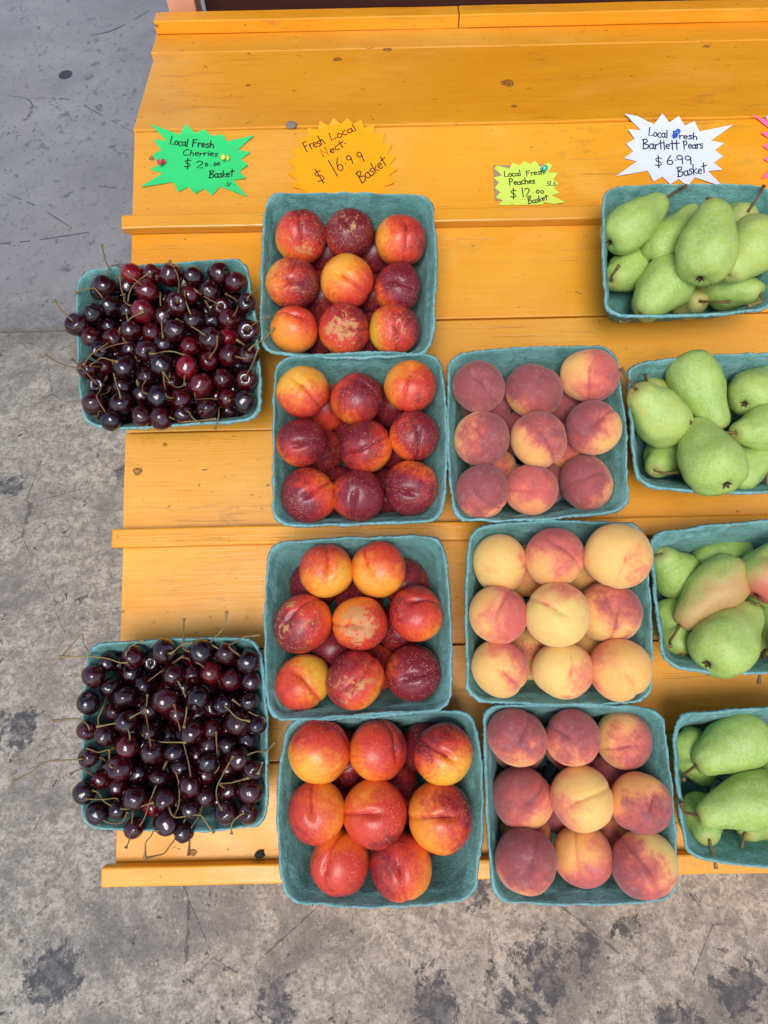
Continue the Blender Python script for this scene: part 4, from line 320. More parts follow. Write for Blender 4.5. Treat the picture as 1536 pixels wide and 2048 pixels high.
'P4':((0.1208,-0.1177),(0.3434,-0.1261),(0.3456,-0.3493),(0.1236,-0.3476)),
'C1':((-0.4107,0.4738),(-0.1838,0.4868),(-0.1627,0.261),(-0.3945,0.2525)),
'C2':((-0.3806,-0.0312),(-0.162,-0.0277),(-0.1541,-0.2549),(-0.3803,-0.2514)),
'R1':((0.3167,0.5804),(0.5515,0.5763),(0.5345,0.3993),(0.3083,0.3945)),
'R2':((0.3348,0.326),(0.5654,0.3348),(0.5544,0.1491),(0.3352,0.1592)),
'R3':((0.3457,0.0956),(0.5783,0.1088),(0.5686,-0.0828),(0.3523,-0.0751)),
'R4':((0.3605,-0.1338),(0.5927,-0.1277),(0.5815,-0.3197),(0.3645,-0.3036))}}
SIGNS=({'name':'green_paper',
'label':'green starburst price sign for cherries with red and yellow pins',
'col':(52,206,112),
'c':(-0.2743,0.7028),
'poly':((-0.0782,0.0643),(-0.0326,0.0459),(-0.0218,0.0616),(-0.0072,0.0473),(0.0061,0.0533),(0.0183,0.0426),(0.0361,0.0435),(0.0419,0.0323),(0.0844,0.0403),(0.0592,0.0174),(0.0788,0.0122),(0.0643,0.0015),(0.0751,-0.0097),(0.0613,-0.0189),(0.0727,-0.0321),(0.0519,-0.033),(0.0747,-0.062),(0.0319,-0.0434),(0.0201,-0.058),(0.0074,-0.0462),(-0.0063,-0.0554),(-0.0172,-0.0429),(-0.0321,-0.0514),(-0.0406,-0.0342),(-0.0908,-0.0432),(-0.0573,-0.0189),(-0.0771,-0.0122),(-0.064,-0.0044),(-0.0738,0.011),(-0.0607,0.0203),(-0.0725,0.0371),(-0.0521,0.0353)),
'words':(('Local',(-0.0469,0.0296),(-0.0189,0.0248),0.0131,0),('Fresh',(-0.0126,0.0253),(0.0224,0.0218),0.0124,0),('Cherries',(-0.0269,0.0099),(0.0282,0.0072),0.0099,0.1),('$',(-0.0247,-0.0108),(-0.0127,-0.011),0.013,0),('2',(-0.0057,-0.0115),(0.0057,-0.0122),0.0116,0),('q',(0.0084,-0.0085),(0.0138,-0.0087),0.013,0),('.',(0.016,-0.0103),(0.0189,-0.0104),0.0082,0),('qq',(0.0218,-0.0084),(0.0328,-0.0083),0.0116,0),('Basket',(0.0147,-0.0287),(0.0531,-0.0269),0.012,0.1),('5Lbs',(0.0394,-0.0415),(0.0596,-0.0501),0.0068,0.1)),
'pen':0.0009,
'seed':1},{'name':'orange_paper',
'label':'orange starburst price sign for nectarines above the nectarine basket',
'col':(255,165,2),
'c':(-0.0519,0.6947),
'poly':((-0.0353,0.0692),(-0.0214,0.0631),(-0.014,0.0742),(-0.0025,0.066),(0.0079,0.0752),(0.0177,0.0648),(0.0297,0.072),(0.0337,0.0579),(0.0497,0.0626),(0.0498,0.0467),(0.0656,0.0475),(0.062,0.0313),(0.0771,0.0285),(0.0693,0.014),(0.0832,0.0072),(0.0724,-0.0046),(0.084,-0.0149),(0.0703,-0.023),(0.0782,-0.0374),(0.0631,-0.0412),(0.068,-0.0561),(0.0523,-0.0557),(0.0482,-0.0669),(0.0353,-0.0596),(0.0259,-0.0705),(0.0157,-0.0605),(0.0038,-0.0707),(-0.0065,-0.06),(-0.0183,-0.0681),(-0.026,-0.0581),(-0.0391,-0.0634),(-0.0456,-0.052),(-0.0645,-0.0516),(-0.0631,-0.0432),(-0.0788,-0.04),(-0.0709,-0.0268),(-0.0849,-0.0187),(-0.0738,-0.0076),(-0.0852,0.0038),(-0.072,0.0123),(-0.0799,0.0242),(-0.0653,0.0293),(-0.0686,0.0416),(-0.054,0.0441),(-0.0539,0.059),(-0.0387,0.056)),
'words':(('Fresh',(-0.0566,0.0198),(-0.0264,0.0341),0.0169,0),('Local',(-0.0168,0.0375),(0.0231,0.0545),0.0127,0),('Nect.',(-0.0303,0.0096),(0.0079,0.0297),0.0126,0),('$',(-0.0382,-0.0339),(-0.0244,-0.0279),0.0212,-0.1),('1',(-0.0119,-0.0239),(-0.0034,-0.022),0.027,-0.25),('6',(-0.0072,-0.0148),(0.0033,-0.0108),0.0213,0),('.',(0.0034,-0.0051),(0.0074,-0.0031),0.0085,0),('9',(0.0074,-0.0038),(0.0179,-0.0005),0.0157,0),('9',(0.0252,-0.0007),(0.0351,0.0026),0.0178,0),('Basket',(0.0281,-0.0348),(0.0698,-0.0039),0.0177,0.15)),
'pen':0.0008,
'seed':2},{'name':'yellow_paper',
'label':'small yellow green starburst price sign for peaches tucked behind the ledge',
'col':(206,228,88),
'c':(0.2311,0.654),
'poly':((-0.0442,0.0306),(-0.0253,0.0247),(-0.0199,0.0352),(-0.0096,0.03),(-0.002,0.0375),(0.0072,0.0313),(0.0153,0.0375),(0.0224,0.0265),(0.0355,0.0336),(0.0411,0.0281),(0.0351,0.0174),(0.0491,0.0151),(0.0417,0.0055),(0.049,-0.002),(0.0423,-0.0097),(0.0509,-0.0177),(0.038,-0.0212),(0.0572,-0.0343),(0.0408,-0.0358),(0.0257,-0.0321),(0.0232,-0.0364),(-0.0213,-0.0358),(-0.0222,-0.0339),(-0.0286,-0.0362),(-0.0448,-0.0358),(-0.0377,-0.0277),(-0.0492,-0.024),(-0.0411,-0.014),(-0.0494,-0.007),(-0.0422,0.0021),(-0.051,0.0096),(-0.0372,0.0137),(-0.0489,0.0253)),
'words':(('Local',(-0.0332,0.0107),(-0.0073,0.0125),0.0096,0),('Fresh',(0.0004,0.0118),(0.0291,0.0144),0.0088,0),('Peaches',(-0.0266,-0.0032),(0.014,-0.0005),0.0103,0),('5Lb',(0.0303,-0.0052),(0.0461,-0.0059),0.0066,0.1),('$',(-0.0267,-0.0241),(-0.0154,-0.0244),0.0146,0),('12',(-0.0077,-0.0234),(0.0059,-0.0224),0.0134,0),('.',(0.0079,-0.0183),(0.0111,-0.0182),0.0058,0),('qq',(0.014,-0.0182),(0.0278,-0.0174),0.0122,0),('Basket',(0.0014,-0.0349),(0.032,-0.0284),0.0097,0.1)),
'pen':0.0008,
'seed':3},{'name':'white_paper',
'label':'white starburst price sign for pears held by a blue pin',
'col':(222,226,240),
'c':(0.4613,0.7046),
'poly':((-0.0714,0.062),(-0.0506,0.0582),(-0.0265,0.0436),(-0.0118,0.0616),(-0.0022,0.0463),(0.0131,0.0563),(0.0216,0.0402),(0.0371,0.0473),(0.0435,0.03),(0.0964,0.0393),(0.0604,0.0141),(0.0795,0.0076),(0.065,-0.0021),(0.0749,-0.0152),(0.0615,-0.0233),(0.0718,-0.0373),(0.051,-0.0372),(0.0714,-0.066),(0.0299,-0.0468),(0.0177,-0.062),(0.0052,-0.0489),(-0.009,-0.0586),(-0.0198,-0.0447),(-0.0344,-0.0531),(-0.0415,-0.0341),(-0.0911,-0.043),(-0.0572,-0.0181),(-0.0772,-0.0131),(-0.062,-0.0014),(-0.0721,0.0112),(-0.0579,0.0194),(-0.0682,0.0339),(-0.0472,0.034)),
'words':(('Local',(-0.036,0.0239),(-0.0064,0.02),0.0134,0),('Fresh',(0.0012,0.0193),(0.0401,0.0156),0.0115,0),('Bartlett',(-0.0466,0.0019),(0.01,0.0005),0.0157,0),('Pears',(0.0168,0.0004),(0.0475,0.0015),0.0139,0),('$',(-0.0303,-0.027),(-0.0176,-0.0273),0.0156,0),('6',(-0.0119,-0.0256),(0.0003,-0.0256),0.0156,0),('.',(0.0015,-0.0204),(0.0049,-0.0202),0.0111,0),('99',(0.0037,-0.0251),(0.0292,-0.0248),0.0151,0),('Basket',(0.0038,-0.0452),(0.0491,-0.0395),0.0156,0.12)),
'pen':0.0009,
'seed':4},{'name':'pink_paper',
'label':'pink starburst price sign beside the white pear sign',
'col':(252,112,156),
'c':(0.6712,0.6968),
'poly':((-0.0832,0.0629),(-0.0501,0.0499),(-0.0255,0.0441),(-0.0104,0.0621),(-0.0011,0.0469),(0.0144,0.0568),(0.0225,0.0407),(0.0381,0.0478),(0.0441,0.0305),(0.0972,0.0399),(0.0606,0.0148),(0.0794,0.0082),(0.0647,-0.0014),(0.0743,-0.0145),(0.0607,-0.0227),(0.0706,-0.0366),(0.0499,-0.0365),(0.0695,-0.0652),(0.0285,-0.0461),(0.0159,-0.0612),(0.0038,-0.0482),(-0.0107,-0.0579),(-0.0211,-0.044),(-0.036,-0.0524),(-0.0425,-0.0334),(-0.0784,-0.0457),(-0.0581,-0.0211),(-0.0705,-0.0126),(-0.0575,-0.0009),(-0.0701,0.0095),(-0.0555,0.0199),(-0.0719,0.0318),(-0.0515,0.0347)),
'words':(),
'pen':0.0006,
'seed':5})
PINS=(((-0.3291,0.7031),(-0.5,-0.75),(0.62,0.03,0.05,1),'red push pin in the green cherry sign'),((-0.2295,0.7062),(-0.65,-0.45),(0.75,0.72,0.12,1),'yellow push pin in the green cherry sign'),((0.2577,0.6757),(0.05,-0.4),(0.02,0.38,0.34,1),'teal push pin in the yellow peach sign'),((0.4654,0.7271),(0.0,-0.1),(0.03,0.12,0.72,1),'blue push pin in the white pear sign'),((0.6126,0.7544),(0.1,-0.3),(0.8,0.8,0.8,1),'white push pin in the pink sign'))
CARD=((0.2245,0.6556),(0.0868,0.0589))
KNOTS_TOP=(((0.0236,1.3468,0.9575),0.009,0.006),((-0.0628,1.3186,0.9575),0.008,0.007),((0.5745,1.3351,0.9575),0.006,0.004),((0.2194,1.2316,0.9575),0.011,0.011),((0.2221,1.1611,0.9575),0.005,0.005),((-0.2093,1.2413,0.9575),0.004,0.003))
KNOTS_SLOPE=((0,(-0.3483,0.7105),0.006,0.005),(3,(-0.3589,0.2139),0.007,0.006),(6,(-0.2691,-0.3156),0.005,0.005),(1,(-0.1955,0.4741),0.003,0.003),(3,(-0.3195,0.2526),0.003,0.003))
CRUMB1=(-0.1786,-0.3194,0.002)
CRUMB2=(-0.1317,0.7606,0.002)
ROOF_Y=.8
STAINS=[(.273,-.005,.075),(.36,.02,.05),(.22,-.06,.07),(.075,-.06,.07),(.453,.056,.035),(.17,.115,.035),(-.044,.113,.03),(-.21,-.05,.05),(-.74,.77,.02),(-.82,.45,.06),(-.65,0,.07),(.64,-.05,.06),(.5,-.09,.05),(-.71,1.15,.02),(-1.0,1.11,.05),(-.85,1.62,.05),(-.3,-.16,.08),(-.5,.2,.03)]
WOOD=mat_wood(); PULP=mat_pulp(); PEACH=mat_stone(True); NECT=mat_stone(False); PEAR=mat_pear(); CHERRY=mat_cherry()
STEM_P=None
def mat_stem(name,c0,c1):
    m=NT(name); p=m.tc.outputs['Object']; rn=m.rnd(); n=m.noise(p,2.5,3,.6,0,m.math('MULTIPLY',rn,30.))
    f=m.math('ADD',m.math('MULTIPLY',m.math('SUBTRACT',rn,.5),.9),n,0,True)
    return m.fin(m.mix(f,c0,c1),.55)
CSTEM=mat_stem('cherry_stem',srgb(104,64,38),srgb(138,122,66)); KNOB=plain('stem_end',srgb(112,66,40),.7)
PSTEM=mat_stem('pear_stem',srgb(92,62,36),srgb(132,112,58)); CALYX=plain('pear_calyx',srgb(70,52,36),.8)
INK=plain('black_ink',srgb(16,20,24),.5)

# ---------------------------------------------------------------- floor
def sheet(name,x0,x1,y0,y1,z0,z1,mat):
    bm=bmesh.new(); bmesh.ops.create_cube(bm,size=1)
    for v in bm.verts: v.co=Vector((x0 if v.co.x<0 else x1,y0 if v.co.y<0 else y1,z0 if v.co.z<0 else z1))
    me=bpy.data.meshes.new(name); bm.to_mesh(me); bm.free(); return link(name,me,mat)
tag(sheet('concrete_floor',-60,60,-60,1.685,-.2,0,mat_concrete(False)),kind='structure')
pf=tag(sheet('painted_floor',-60,60,1.692,60,-.2,.016,mat_concrete(True)),kind='structure')
SCUFF=None
def ribbon(pts,wd,z):
    P=[Vector(p) for p in pts]; S=[]
    n=len(P)
    for i in range(n-1):
        p0=P[max(i-1,0)];p1=P[i];p2=P[i+1];p3=P[min(i+2,n-1)]
        for j in range(14):
            t=j/14; S.append(.5*((2*p1)+(-p0+p2)*t+(2*p0-5*p1+4*p2-p3)*t*t+(-p0+3*p1-3*p2+p3)*t**3))
    S.append(P[-1]); vs=[];fs=[]; m=len(S)
    for i,s in enumerate(S):
        t=(S[min(i+1,m-1)]-S[max(i-1,0)]).normalized(); nn=Vector((-t.y,t.x)); k=wd*.62*(.25+.75*math.sin(math.pi*min(max(i/(m-1),.03),.97)))*(1+.5*mnoise.noise(Vector((s.x*40,s.y*40,wd*900))))
        vs+=[(s.x+nn.x*k,s.y+nn.y*k,z),(s.x-nn.x*k,s.y-nn.y*k,z)]
    for i in range(m-1):
        if mnoise.noise(Vector((S[i].x*23,S[i].y*23,3.3)))>-.22: fs.append((2*i,2*i+1,2*i+3,2*i+2))
    return vs,fs
sm=NT('scuff_mark'); sm=sm.fin(srgb(92,92,98),.7)
for k,(pts,wd) in enumerate([([(-1.48,3.02),(-1.40,2.99),(-1.36,2.9),(-1.38,2.84)],.004),([(-1.39,3.0),(-1.228,2.98),(-1.1,2.88),(-.925,2.732)],.004),([(-1.33,2.37),(-1.2,2.29),(-1.05,2.166)],.005),([(-1.086,2.385),(-1.0,2.40),(-.885,2.376)],.004),([(-1.4,2.08),(-1.2,2.1),(-1.065,2.126),(-.9,2.161)],.0055),([(-.949,1.969),(-.88,1.968),(-.80,1.985)],.005),([(-1.25,3.5),(-1.15,3.55),(-1.02,3.72)],.005)]):
    vs,fs=ribbon([(x,y) for x,y in pts],wd,.0175); link('scuff_mark',mesh('scuff_mark',vs,fs),sm,pf)
vs,fs=[],[]
for j in range(18):
    a=2*math.pi*j/18; vs.append((-1.289+.028*math.cos(a),3.174+.035*math.sin(a),.0175))
link('dark_spot',mesh('dark_spot',vs,[tuple(range(18))]),plain('dark_spot',srgb(60,60,62),.6),pf)

# ---------------------------------------------------------------- display stand
XL,XR=-.377,1.35
stand=tag(empty('display_stand',(.49,.75,0)),'orange painted wooden display stand with sloping planks and narrow ledges','display stand')
SB=Vector((.49,.75,0))
def board(name,center,size,rot,seed,bev=.002,warp=.0012,lab=None):
    me=bevbox(name,*size,bev,seed,warp,max(2,int(size[0]/.06)))
    o=link(name,me,WOOD,stand); o.location=Vector(center)-SB; o.rotation_euler=rot.to_euler() if rot else (0,0,0)
    for p in me.polygons: p.use_smooth=False
    if lab: o['label']=lab
    return o
TH=.021
vj=[.7565,.600,.437,.272,.115,-.045,-.2,-.346]
planks=[]
rl=random.Random(3)
for i in range(7):
    a,b=vj[i],vj[i+1]; g=.0016
    dl=rl.uniform(-.002,.002)
    planks.append(board('plank',W(((XL+dl+XR)/2,(a+b)/2,-TH/2+rl.uniform(-.0012,0))),(XR-XL-dl,a-b-g,TH),SLOPE,i))
ZT=.9575
top1=board('plank',((XL-.004+XR)/2,(1.1185+1.352)/2,ZT-TH/2),(XR-XL+.004,1.352-1.1185,TH),None,11)
top2=board('plank',((XL-.012+XR)/2,(1.3545+1.452)/2,ZT-TH/2),(XR-XL+.012,1.452-1.3545,TH),None,12)
HB=.019
for i,(a,b) in enumerate([(.605,.583),(.128,.1012),(-.3265,-.352)]):
    board('ledge_batten',W(((XL-.010+XR)/2,(a+b)/2,HB/2+.0006)),(XR-XL+.010,a-b,HB),SLOPE,20+i,.0025,.0012)
board('back_batten',((-.387+.151)/2,1.4325,ZT+.0118),(.538,.034,.0225),None,31,.002,.001)
board('back_batten',((.1525+XR)/2,1.4325,ZT+.0118),(XR-.1525,.034,.0225),None,32,.002,.001)
def panel(name,poly,x0,x1):
    vs=[(x0-SB.x,y-SB.y,z) for y,z in poly]+[(x1-SB.x,y-SB.y,z) for y,z in poly]; n=len(poly)
    fs=[tuple(range(n-1,-1,-1)),tuple(range(n,2*n))]+[(i,(i+1)%n,n+(i+1)%n,n+i) for i in range(n)]
    bm=bmesh.new(); V_=[bm.verts.new(v) for v in vs]; [bm.faces.new([V_[i] for i in f]) for f in fs]; bmesh.ops.recalc_face_normals(bm,faces=bm.faces)
    me=bpy.data.meshes.new(name); bm.to_mesh(me); bm.free()
    return link(name,me,WOOD,stand)
lo=W((0,-.325,-TH-.002)); hi=W((0,.745,-TH-.002))
prof=[(lo.y+.06,.0),(1.46,.0),(1.46,ZT-TH-.002),(hi.y,ZT-TH-.002),(lo.y+.06,lo.z+.06*math.tan(TILT))]
panel('side_panel',prof,XL+.012,XL+.034); panel('side_panel',prof,XR-.034,XR-.012)
panel('front_panel',[(lo.y+.062,.0),(lo.y+.084,.0),(lo.y+.084,lo.z+.05),(lo.y+.062,lo.z+.06*math.tan(TILT)-.004)],XL+.036,XR-.036)
# knots in the boards
KN=NT('wood_knot'); kp=KN.tc.outputs['Object']; kn=KN.noise(kp,260,4,.7,1.)
KN=KN.fin(KN.mix(KN.ss(kn,.4,.6),srgb(196,126,24),srgb(110,76,34)),.6,KN.bump(kn,.5,.001))
def knot(plank,P,rx,ry,rot):
    vs=[];fs=[]; L=plank.matrix_basis.copy(); L.translation=plank.location+SB
    n=16; q=L.inverted()@Vector(P)
    prof=[(1.,.0002),(.8,.0013),(.5,.0008),(.15,.0011)]
    for r,z in prof:
        for j in range(n):
            a=2*math.pi*j/n; k=1+.12*math.sin(3*a+rx*9000)
            vs.append((q.x+rx*r*k*math.cos(a),q.y+ry*r*k*math.sin(a),TH/2+z-.0003))
    for i in range(len(prof)-1):
        for j in range(n): fs.append((i*n+j,i*n+(j+1)%n,(i+1)*n+(j+1)%n,(i+1)*n+j))
    fs.append(tuple(range((len(prof)-1)*n,len(prof)*n)))
    o=link('knot',mesh('knot',vs,fs),KN,plank); return o
for P,rx,ry in KNOTS_TOP: knot(top1,P,rx,ry,0)
for i,(u,v),rx,ry in KNOTS_SLOPE: knot(planks[i],W((u,v,0)),rx,ry,0)

# ---------------------------------------------------------------- things behind the stand
def thing_box(name,x0,x1,y0,y1,z0,z1,mat,label,cat,bev=.003):
    me=bevbox(name,x1-x0,y1-y0,z1-z0,bev); o=link(name,me,mat); o.location=((x0+x1)/2,(y0+y1)/2,(z0+z1)/2); return tag(o,label,cat)
pm=NT('salmon_paint'); pn=pm.noise(pm.map(pm.tc.outputs['Object'],(60,60,8)),1,4); pm=pm.fin(pm.mix(pn,srgb(226,150,112),srgb(236,172,136)),.5,pm.bump(pn,.3,.001))
thing_box('wooden_post',-.377,-.326,1.50,1.555,.0165,2.5,pm,'salmon painted square wooden post standing behind the back batten','post')
dm=NT('dark_brown_boards'); dn=dm.noise(dm.map(dm.tc.outputs['Object'],(2,2,60)),1,4); dm=dm.fin(dm.mix(dn,srgb(60,26,16),srgb(84,40,24)),.6,dm.bump(dn,.3,.002))
bp=tag(empty('board_wall',(.6,1.6,.0165)),'dark brown board wall behind the display stand','wall')
for i in range(9):
    me=bevbox('wall_board',1.73,.02,.262,.003); o=link('wall_board',me,dm,bp); o.location=(-.06,-.01,.132+i*.265)

# unseen roof, added overhead to shade the stand, open towards the front
rf=tag(empty('shade_roof',(0,1.8,2.55)),'unseen dark timber roof added to shade the fruit stand','roof')
for i in range(14):
    me=bevbox('roof_board',6.6,.262,.025,.003); o=link('roof_board',me,dm,rf); o.location=(2.5,ROOF_Y-1.8+.13+i*.265,.0+.0*i)

# ---------------------------------------------------------------- baskets
def basket_mesh(key,seed):
    TL,TR,BR,BL=[Vector(p) for p in PACK['quad'][key]]
    ex=(TR-TL+BR-BL).normalized(); ey=(TL-BL+TR-BR).normalized()
    rg=random.Random(seed); bow=[rg.uniform(.003,.008) for _ in range(4)]
    if key=='N4': bow=[.004,.012,.008,.012]
    if key in('P4','C2'): bow=[.004,.006,.007,.004]
    HR=.10; INS=.027
    n=264
    def pt(a,b,m,s):
        # a,b in -1..1 ; m inset metres
        p=(TL*(1-a)+TR*(1+a))*.5*(1+b)*.5+(BL*(1-a)+BR*(1+a))*.5*(1-b)*.5
        hw=(TR-TL).length/2; hh=(TL-BL).length/2
        p=p-ex*a*m-ey*b*m
        k=s**1.3
        p=p+ey*(bow[0]*k*(1-a*a)*max(b,0)**3)-ey*(bow[2]*k*(1-a*a)*max(-b,0)**3)+ex*(bow[1]*k*(1-b*b)*max(a,0)**3)-ex*(bow[3]*k*(1-b*b)*max(-a,0)**3)
        return p
    def ring(t,rc):
        # rounded square, t in 0..1, corner radius rc
        per=4*(2-2*rc)+2*math.pi*rc; d=t*per; seg=2-2*rc; arc=math.pi/2*rc
        for q in range(4):
            if d<seg: x,y=-1+rc+d,1; break
            d-=seg
            if d<arc:
                th=d/rc; x=1-rc+rc*math.sin(th); y=1-rc+rc*math.cos(th); break
            d-=arc
        else: q=3; x,y=-1+rc,1
        for _ in range(q): x,y=y,-x
        return x,y
    def fuzz(a,f,amp): return amp*mnoise.noise(Vector((a[0]*f,a[1]*f,seed*3.7)))
    inner=[(0,.30),(0,.62),(0,.86),(0,.97),(.06,1),(.2,1),(.4,1),(.6,1),(.74,1),(.80,1),(.83,1),(.88,1),(.94,1),(.985,1),(1.0,1)]
    rows=[]
    TK=.0022
    def prof(s,outer):
        m=INS*(1-s)
        if s>.815: m-=.0016*min((s-.815)/.03,1)
        m+=.0016
        if s>.97: m-=.0012*(s-.97)/.03
        return m+(0 if outer else TK*(1.15))
    vs=[];edge=[]
    for s,k in inner:
        for j in range(n):
            a,b=ring(j/n,.30-.13*s); p=pt(a*k,b*k,prof(s,False),s)
            h=s*HR+.0036+(.0 if s>0 else 0)
            if s>.3: h+=fuzz((a,b),1.7,.0026)*s+fuzz((a,b),9,.0012)*s**6+fuzz((a,b),34,.0018)*s**20
            dd=fuzz((a+s*3,b),4,.0022)*min(1,s*3); p=p+ex*a*dd+ey*b*dd
            vs.append(Vector((p.x,p.y,max(h,.003)))); edge.append(1. if s>.99 else .25 if s>.97 else 0.)
    outer=[(1.0,1),(.985,1),(.93,1),(.82,1),(.80,1),(.55,1),(.3,1),(.1,1),(.02,.985),(0,.93),(0,.6),(0,.3)]
    for s,k in outer:
        for j in range(n):
            a,b=ring(j/n,.30-.13*s); p=pt(a*k,b*k,prof(s,True),s)
            h=s*HR
            if s>.3: h+=fuzz((a,b),1.7,.0026)*s+fuzz((a,b),9,.0012)*s**6+fuzz((a,b),34,.0018)*s**20
            if s==1.0: h+=-.0004
            rag=fuzz((a*1.3,b),60,.0016)*s**12; p=p+ex*a*rag+ey*b*rag
            dd=fuzz((a+s*3,b),4,.0022)*min(1,s*3); p=p+ex*a*dd+ey*b*dd
            vs.append(Vector((p.x,p.y,max(h,0.0009)))); edge.append(1. if s>.99 else .3 if s>.97 else 0.)
    R_=len(inner)+len(outer); fs=[]
    for i in range(R_-1):
        for j in range(n): fs.append((i*n+j,i*n+(j+1)%n,(i+1)*n+(j+1)%n,(i+1)*n+j))
    fs.append(tuple(range(n))); fs.append(tuple(range((R_-1)*n,R_*n))[::-1])
    c=(TL+TR+BR+BL)/4; c3=Vector((c.x,c.y,0))
    me=mesh('pulp_basket',[v-c3 for v in vs],[f[::-1] for f in fs])
    at=me.attributes.new('edge','FLOAT','POINT'); at.data.foreach_set('value',edge)
    return me,c3
BLABEL={
'N1':'teal pulp basket of nine nectarines under the orange starburst sign',
'N2':'teal pulp basket of nine dark red nectarines just above the middle ledge',
'N3':'teal pulp basket of nectarines with russet scars just below the middle ledge',
'N4':'bulging teal pulp basket of eight orange nectarines overhanging the lowest ledge',
'P2':'teal pulp basket of dusky peaches just above the middle ledge',
'P3':'teal pulp basket of pale yellow peaches just below the middle ledge',
'P4':'teal pulp basket of maroon and yellow peaches overhanging the lowest ledge',
'C1':'teal pulp basket of cherries above the middle ledge, overhanging the stand edge',
'C2':'teal pulp basket of cherries below the middle ledge, overhanging the stand edge',
'R1':'teal pulp basket of green pears directly under the white starburst sign',
'R2':'teal pulp basket of green pears just above the middle ledge',
'R3':'teal pulp basket of pears with pink blush just below the middle ledge',
'R4':'teal pulp basket of green pears overhanging the lowest ledge'}
SHORT={'N1':'basket under the orange sign','N2':'nectarine basket above middle ledge','N3':'nectarine basket below middle ledge','N4':'nectarine basket on lowest ledge',
'P2':'peach basket above middle ledge','P3':'peach basket below middle ledge','P4':'peach basket on lowest ledge','R1':'basket under the white sign','R2':'pear basket above middle ledge','R3':'pear basket below middle ledge','R4':'pear basket on lowest ledge',
'C1':'cherry basket above middle ledge','C2':'cherry basket below middle ledge'}
for i,k in enumerate(BLABEL):
    me,c=basket_mesh(k,i+1); o=link('pulp_basket',me,PULP); o.matrix_world=Matrix.Translation(W(c+Vector((0,0,.0006))))@SLOPE.to_4x4()
    tag(o,BLABEL[k],'basket','teal pulp baskets on the stand')

# ---------------------------------------------------------------- peaches and nectarines
def stone_mesh(seed,peach):
    rg=random.Random(seed); na,nb=72,44; vs=[];fs=[]
    lob=rg.uniform(-.05,.05); gd=rg.uniform(.06,.095); cav=rg.uniform(.10,.17); tip=rg.uniform(.0,.05) if not peach else rg.uniform(0,.03); el=rg.uniform(.94,1.03); sq=rg.uniform(-.03,.03)
    for i in range(nb+1):
        # denser rings near the poles
        x=i/nb; th=math.pi*(x-.06*math.sin(2*math.pi*x)*1.2)
        for j in range(na):
            xx=j/na*2-1; ph=math.pi*(xx*.55+.45*xx**3)    # denser near the suture (ph=0)
            sn=math.sin(th)
            g=math.exp(-(ph/.10)**2)*.75+math.exp(-(ph/.38)**2)*.5
            r=1+lob*math.sin(ph)*sn+sq*math.cos(2*ph)*sn*sn
            r-=g*gd*(sn**.6)*(.55+.6*max(0,math.cos(th))+.25*max(0,-math.cos(th)))
            px_,py_=th*math.cos(ph),th*math.sin(ph); r-=cav*.8*math.exp(-((px_-.05)/.34)**2-(py_/.13)**2)+.05*math.exp(-(th/.5)**2)
            r+=tip*math.exp(-((math.pi-th)/.12)**2)-.03*math.exp(-((math.pi-th)/.35)**2)
            d=Vector((sn*math.cos(ph),sn*math.sin(ph),math.cos(th)*el))
            r+=.04*mnoise.noise(d*1.4+Vector((seed*3.1,0,0)))+.008*mnoise.noise(d*4+Vector((0,seed*2.,0)))
            vs.append(d*r)
    for i in range(nb):
        for j in range(na): fs.append((i*na+j,(i+1)*na+j,(i+1)*na+(j+1)%na,i*na+(j+1)%na))
    return mesh('peach' if peach else 'nectarine',vs,fs)
NM=[stone_mesh(10+i,False) for i in range(5)]; PM=[stone_mesh(30+i,True) for i in range(5)]
for m_ in NM: m_.materials.append(NECT)
for m_ in PM: m_.materials.append(PEACH)
def view_frame(P):
    t=(CAM-P).normalized(); r=(U-t*U.dot(t)).normalized(); return r,t.cross(r),t
def colour_words(b,bias,dk,peach):
    base='yellow green' if b<.25 else 'pale yellow' if (peach and b<.5) else 'golden yellow' if b<.6 else 'orange'
    if bias>.7: return ('dusky maroon' if peach else 'dark maroon') if dk>.55 else 'deep red'
    if bias>.15: return base+(' and maroon' if dk>.5 else ' and red')
    if bias>-.3: return base+' red-flushed'
    return base
rs=random.Random(7)
def set_attr(o,bdir,bias,dk,b,sc_):
    o['bdir']=[float(x) for x in bdir]; o['bias']=float(bias); o['dark']=float(dk); o['base']=float(b); o['scar']=float(sc_)
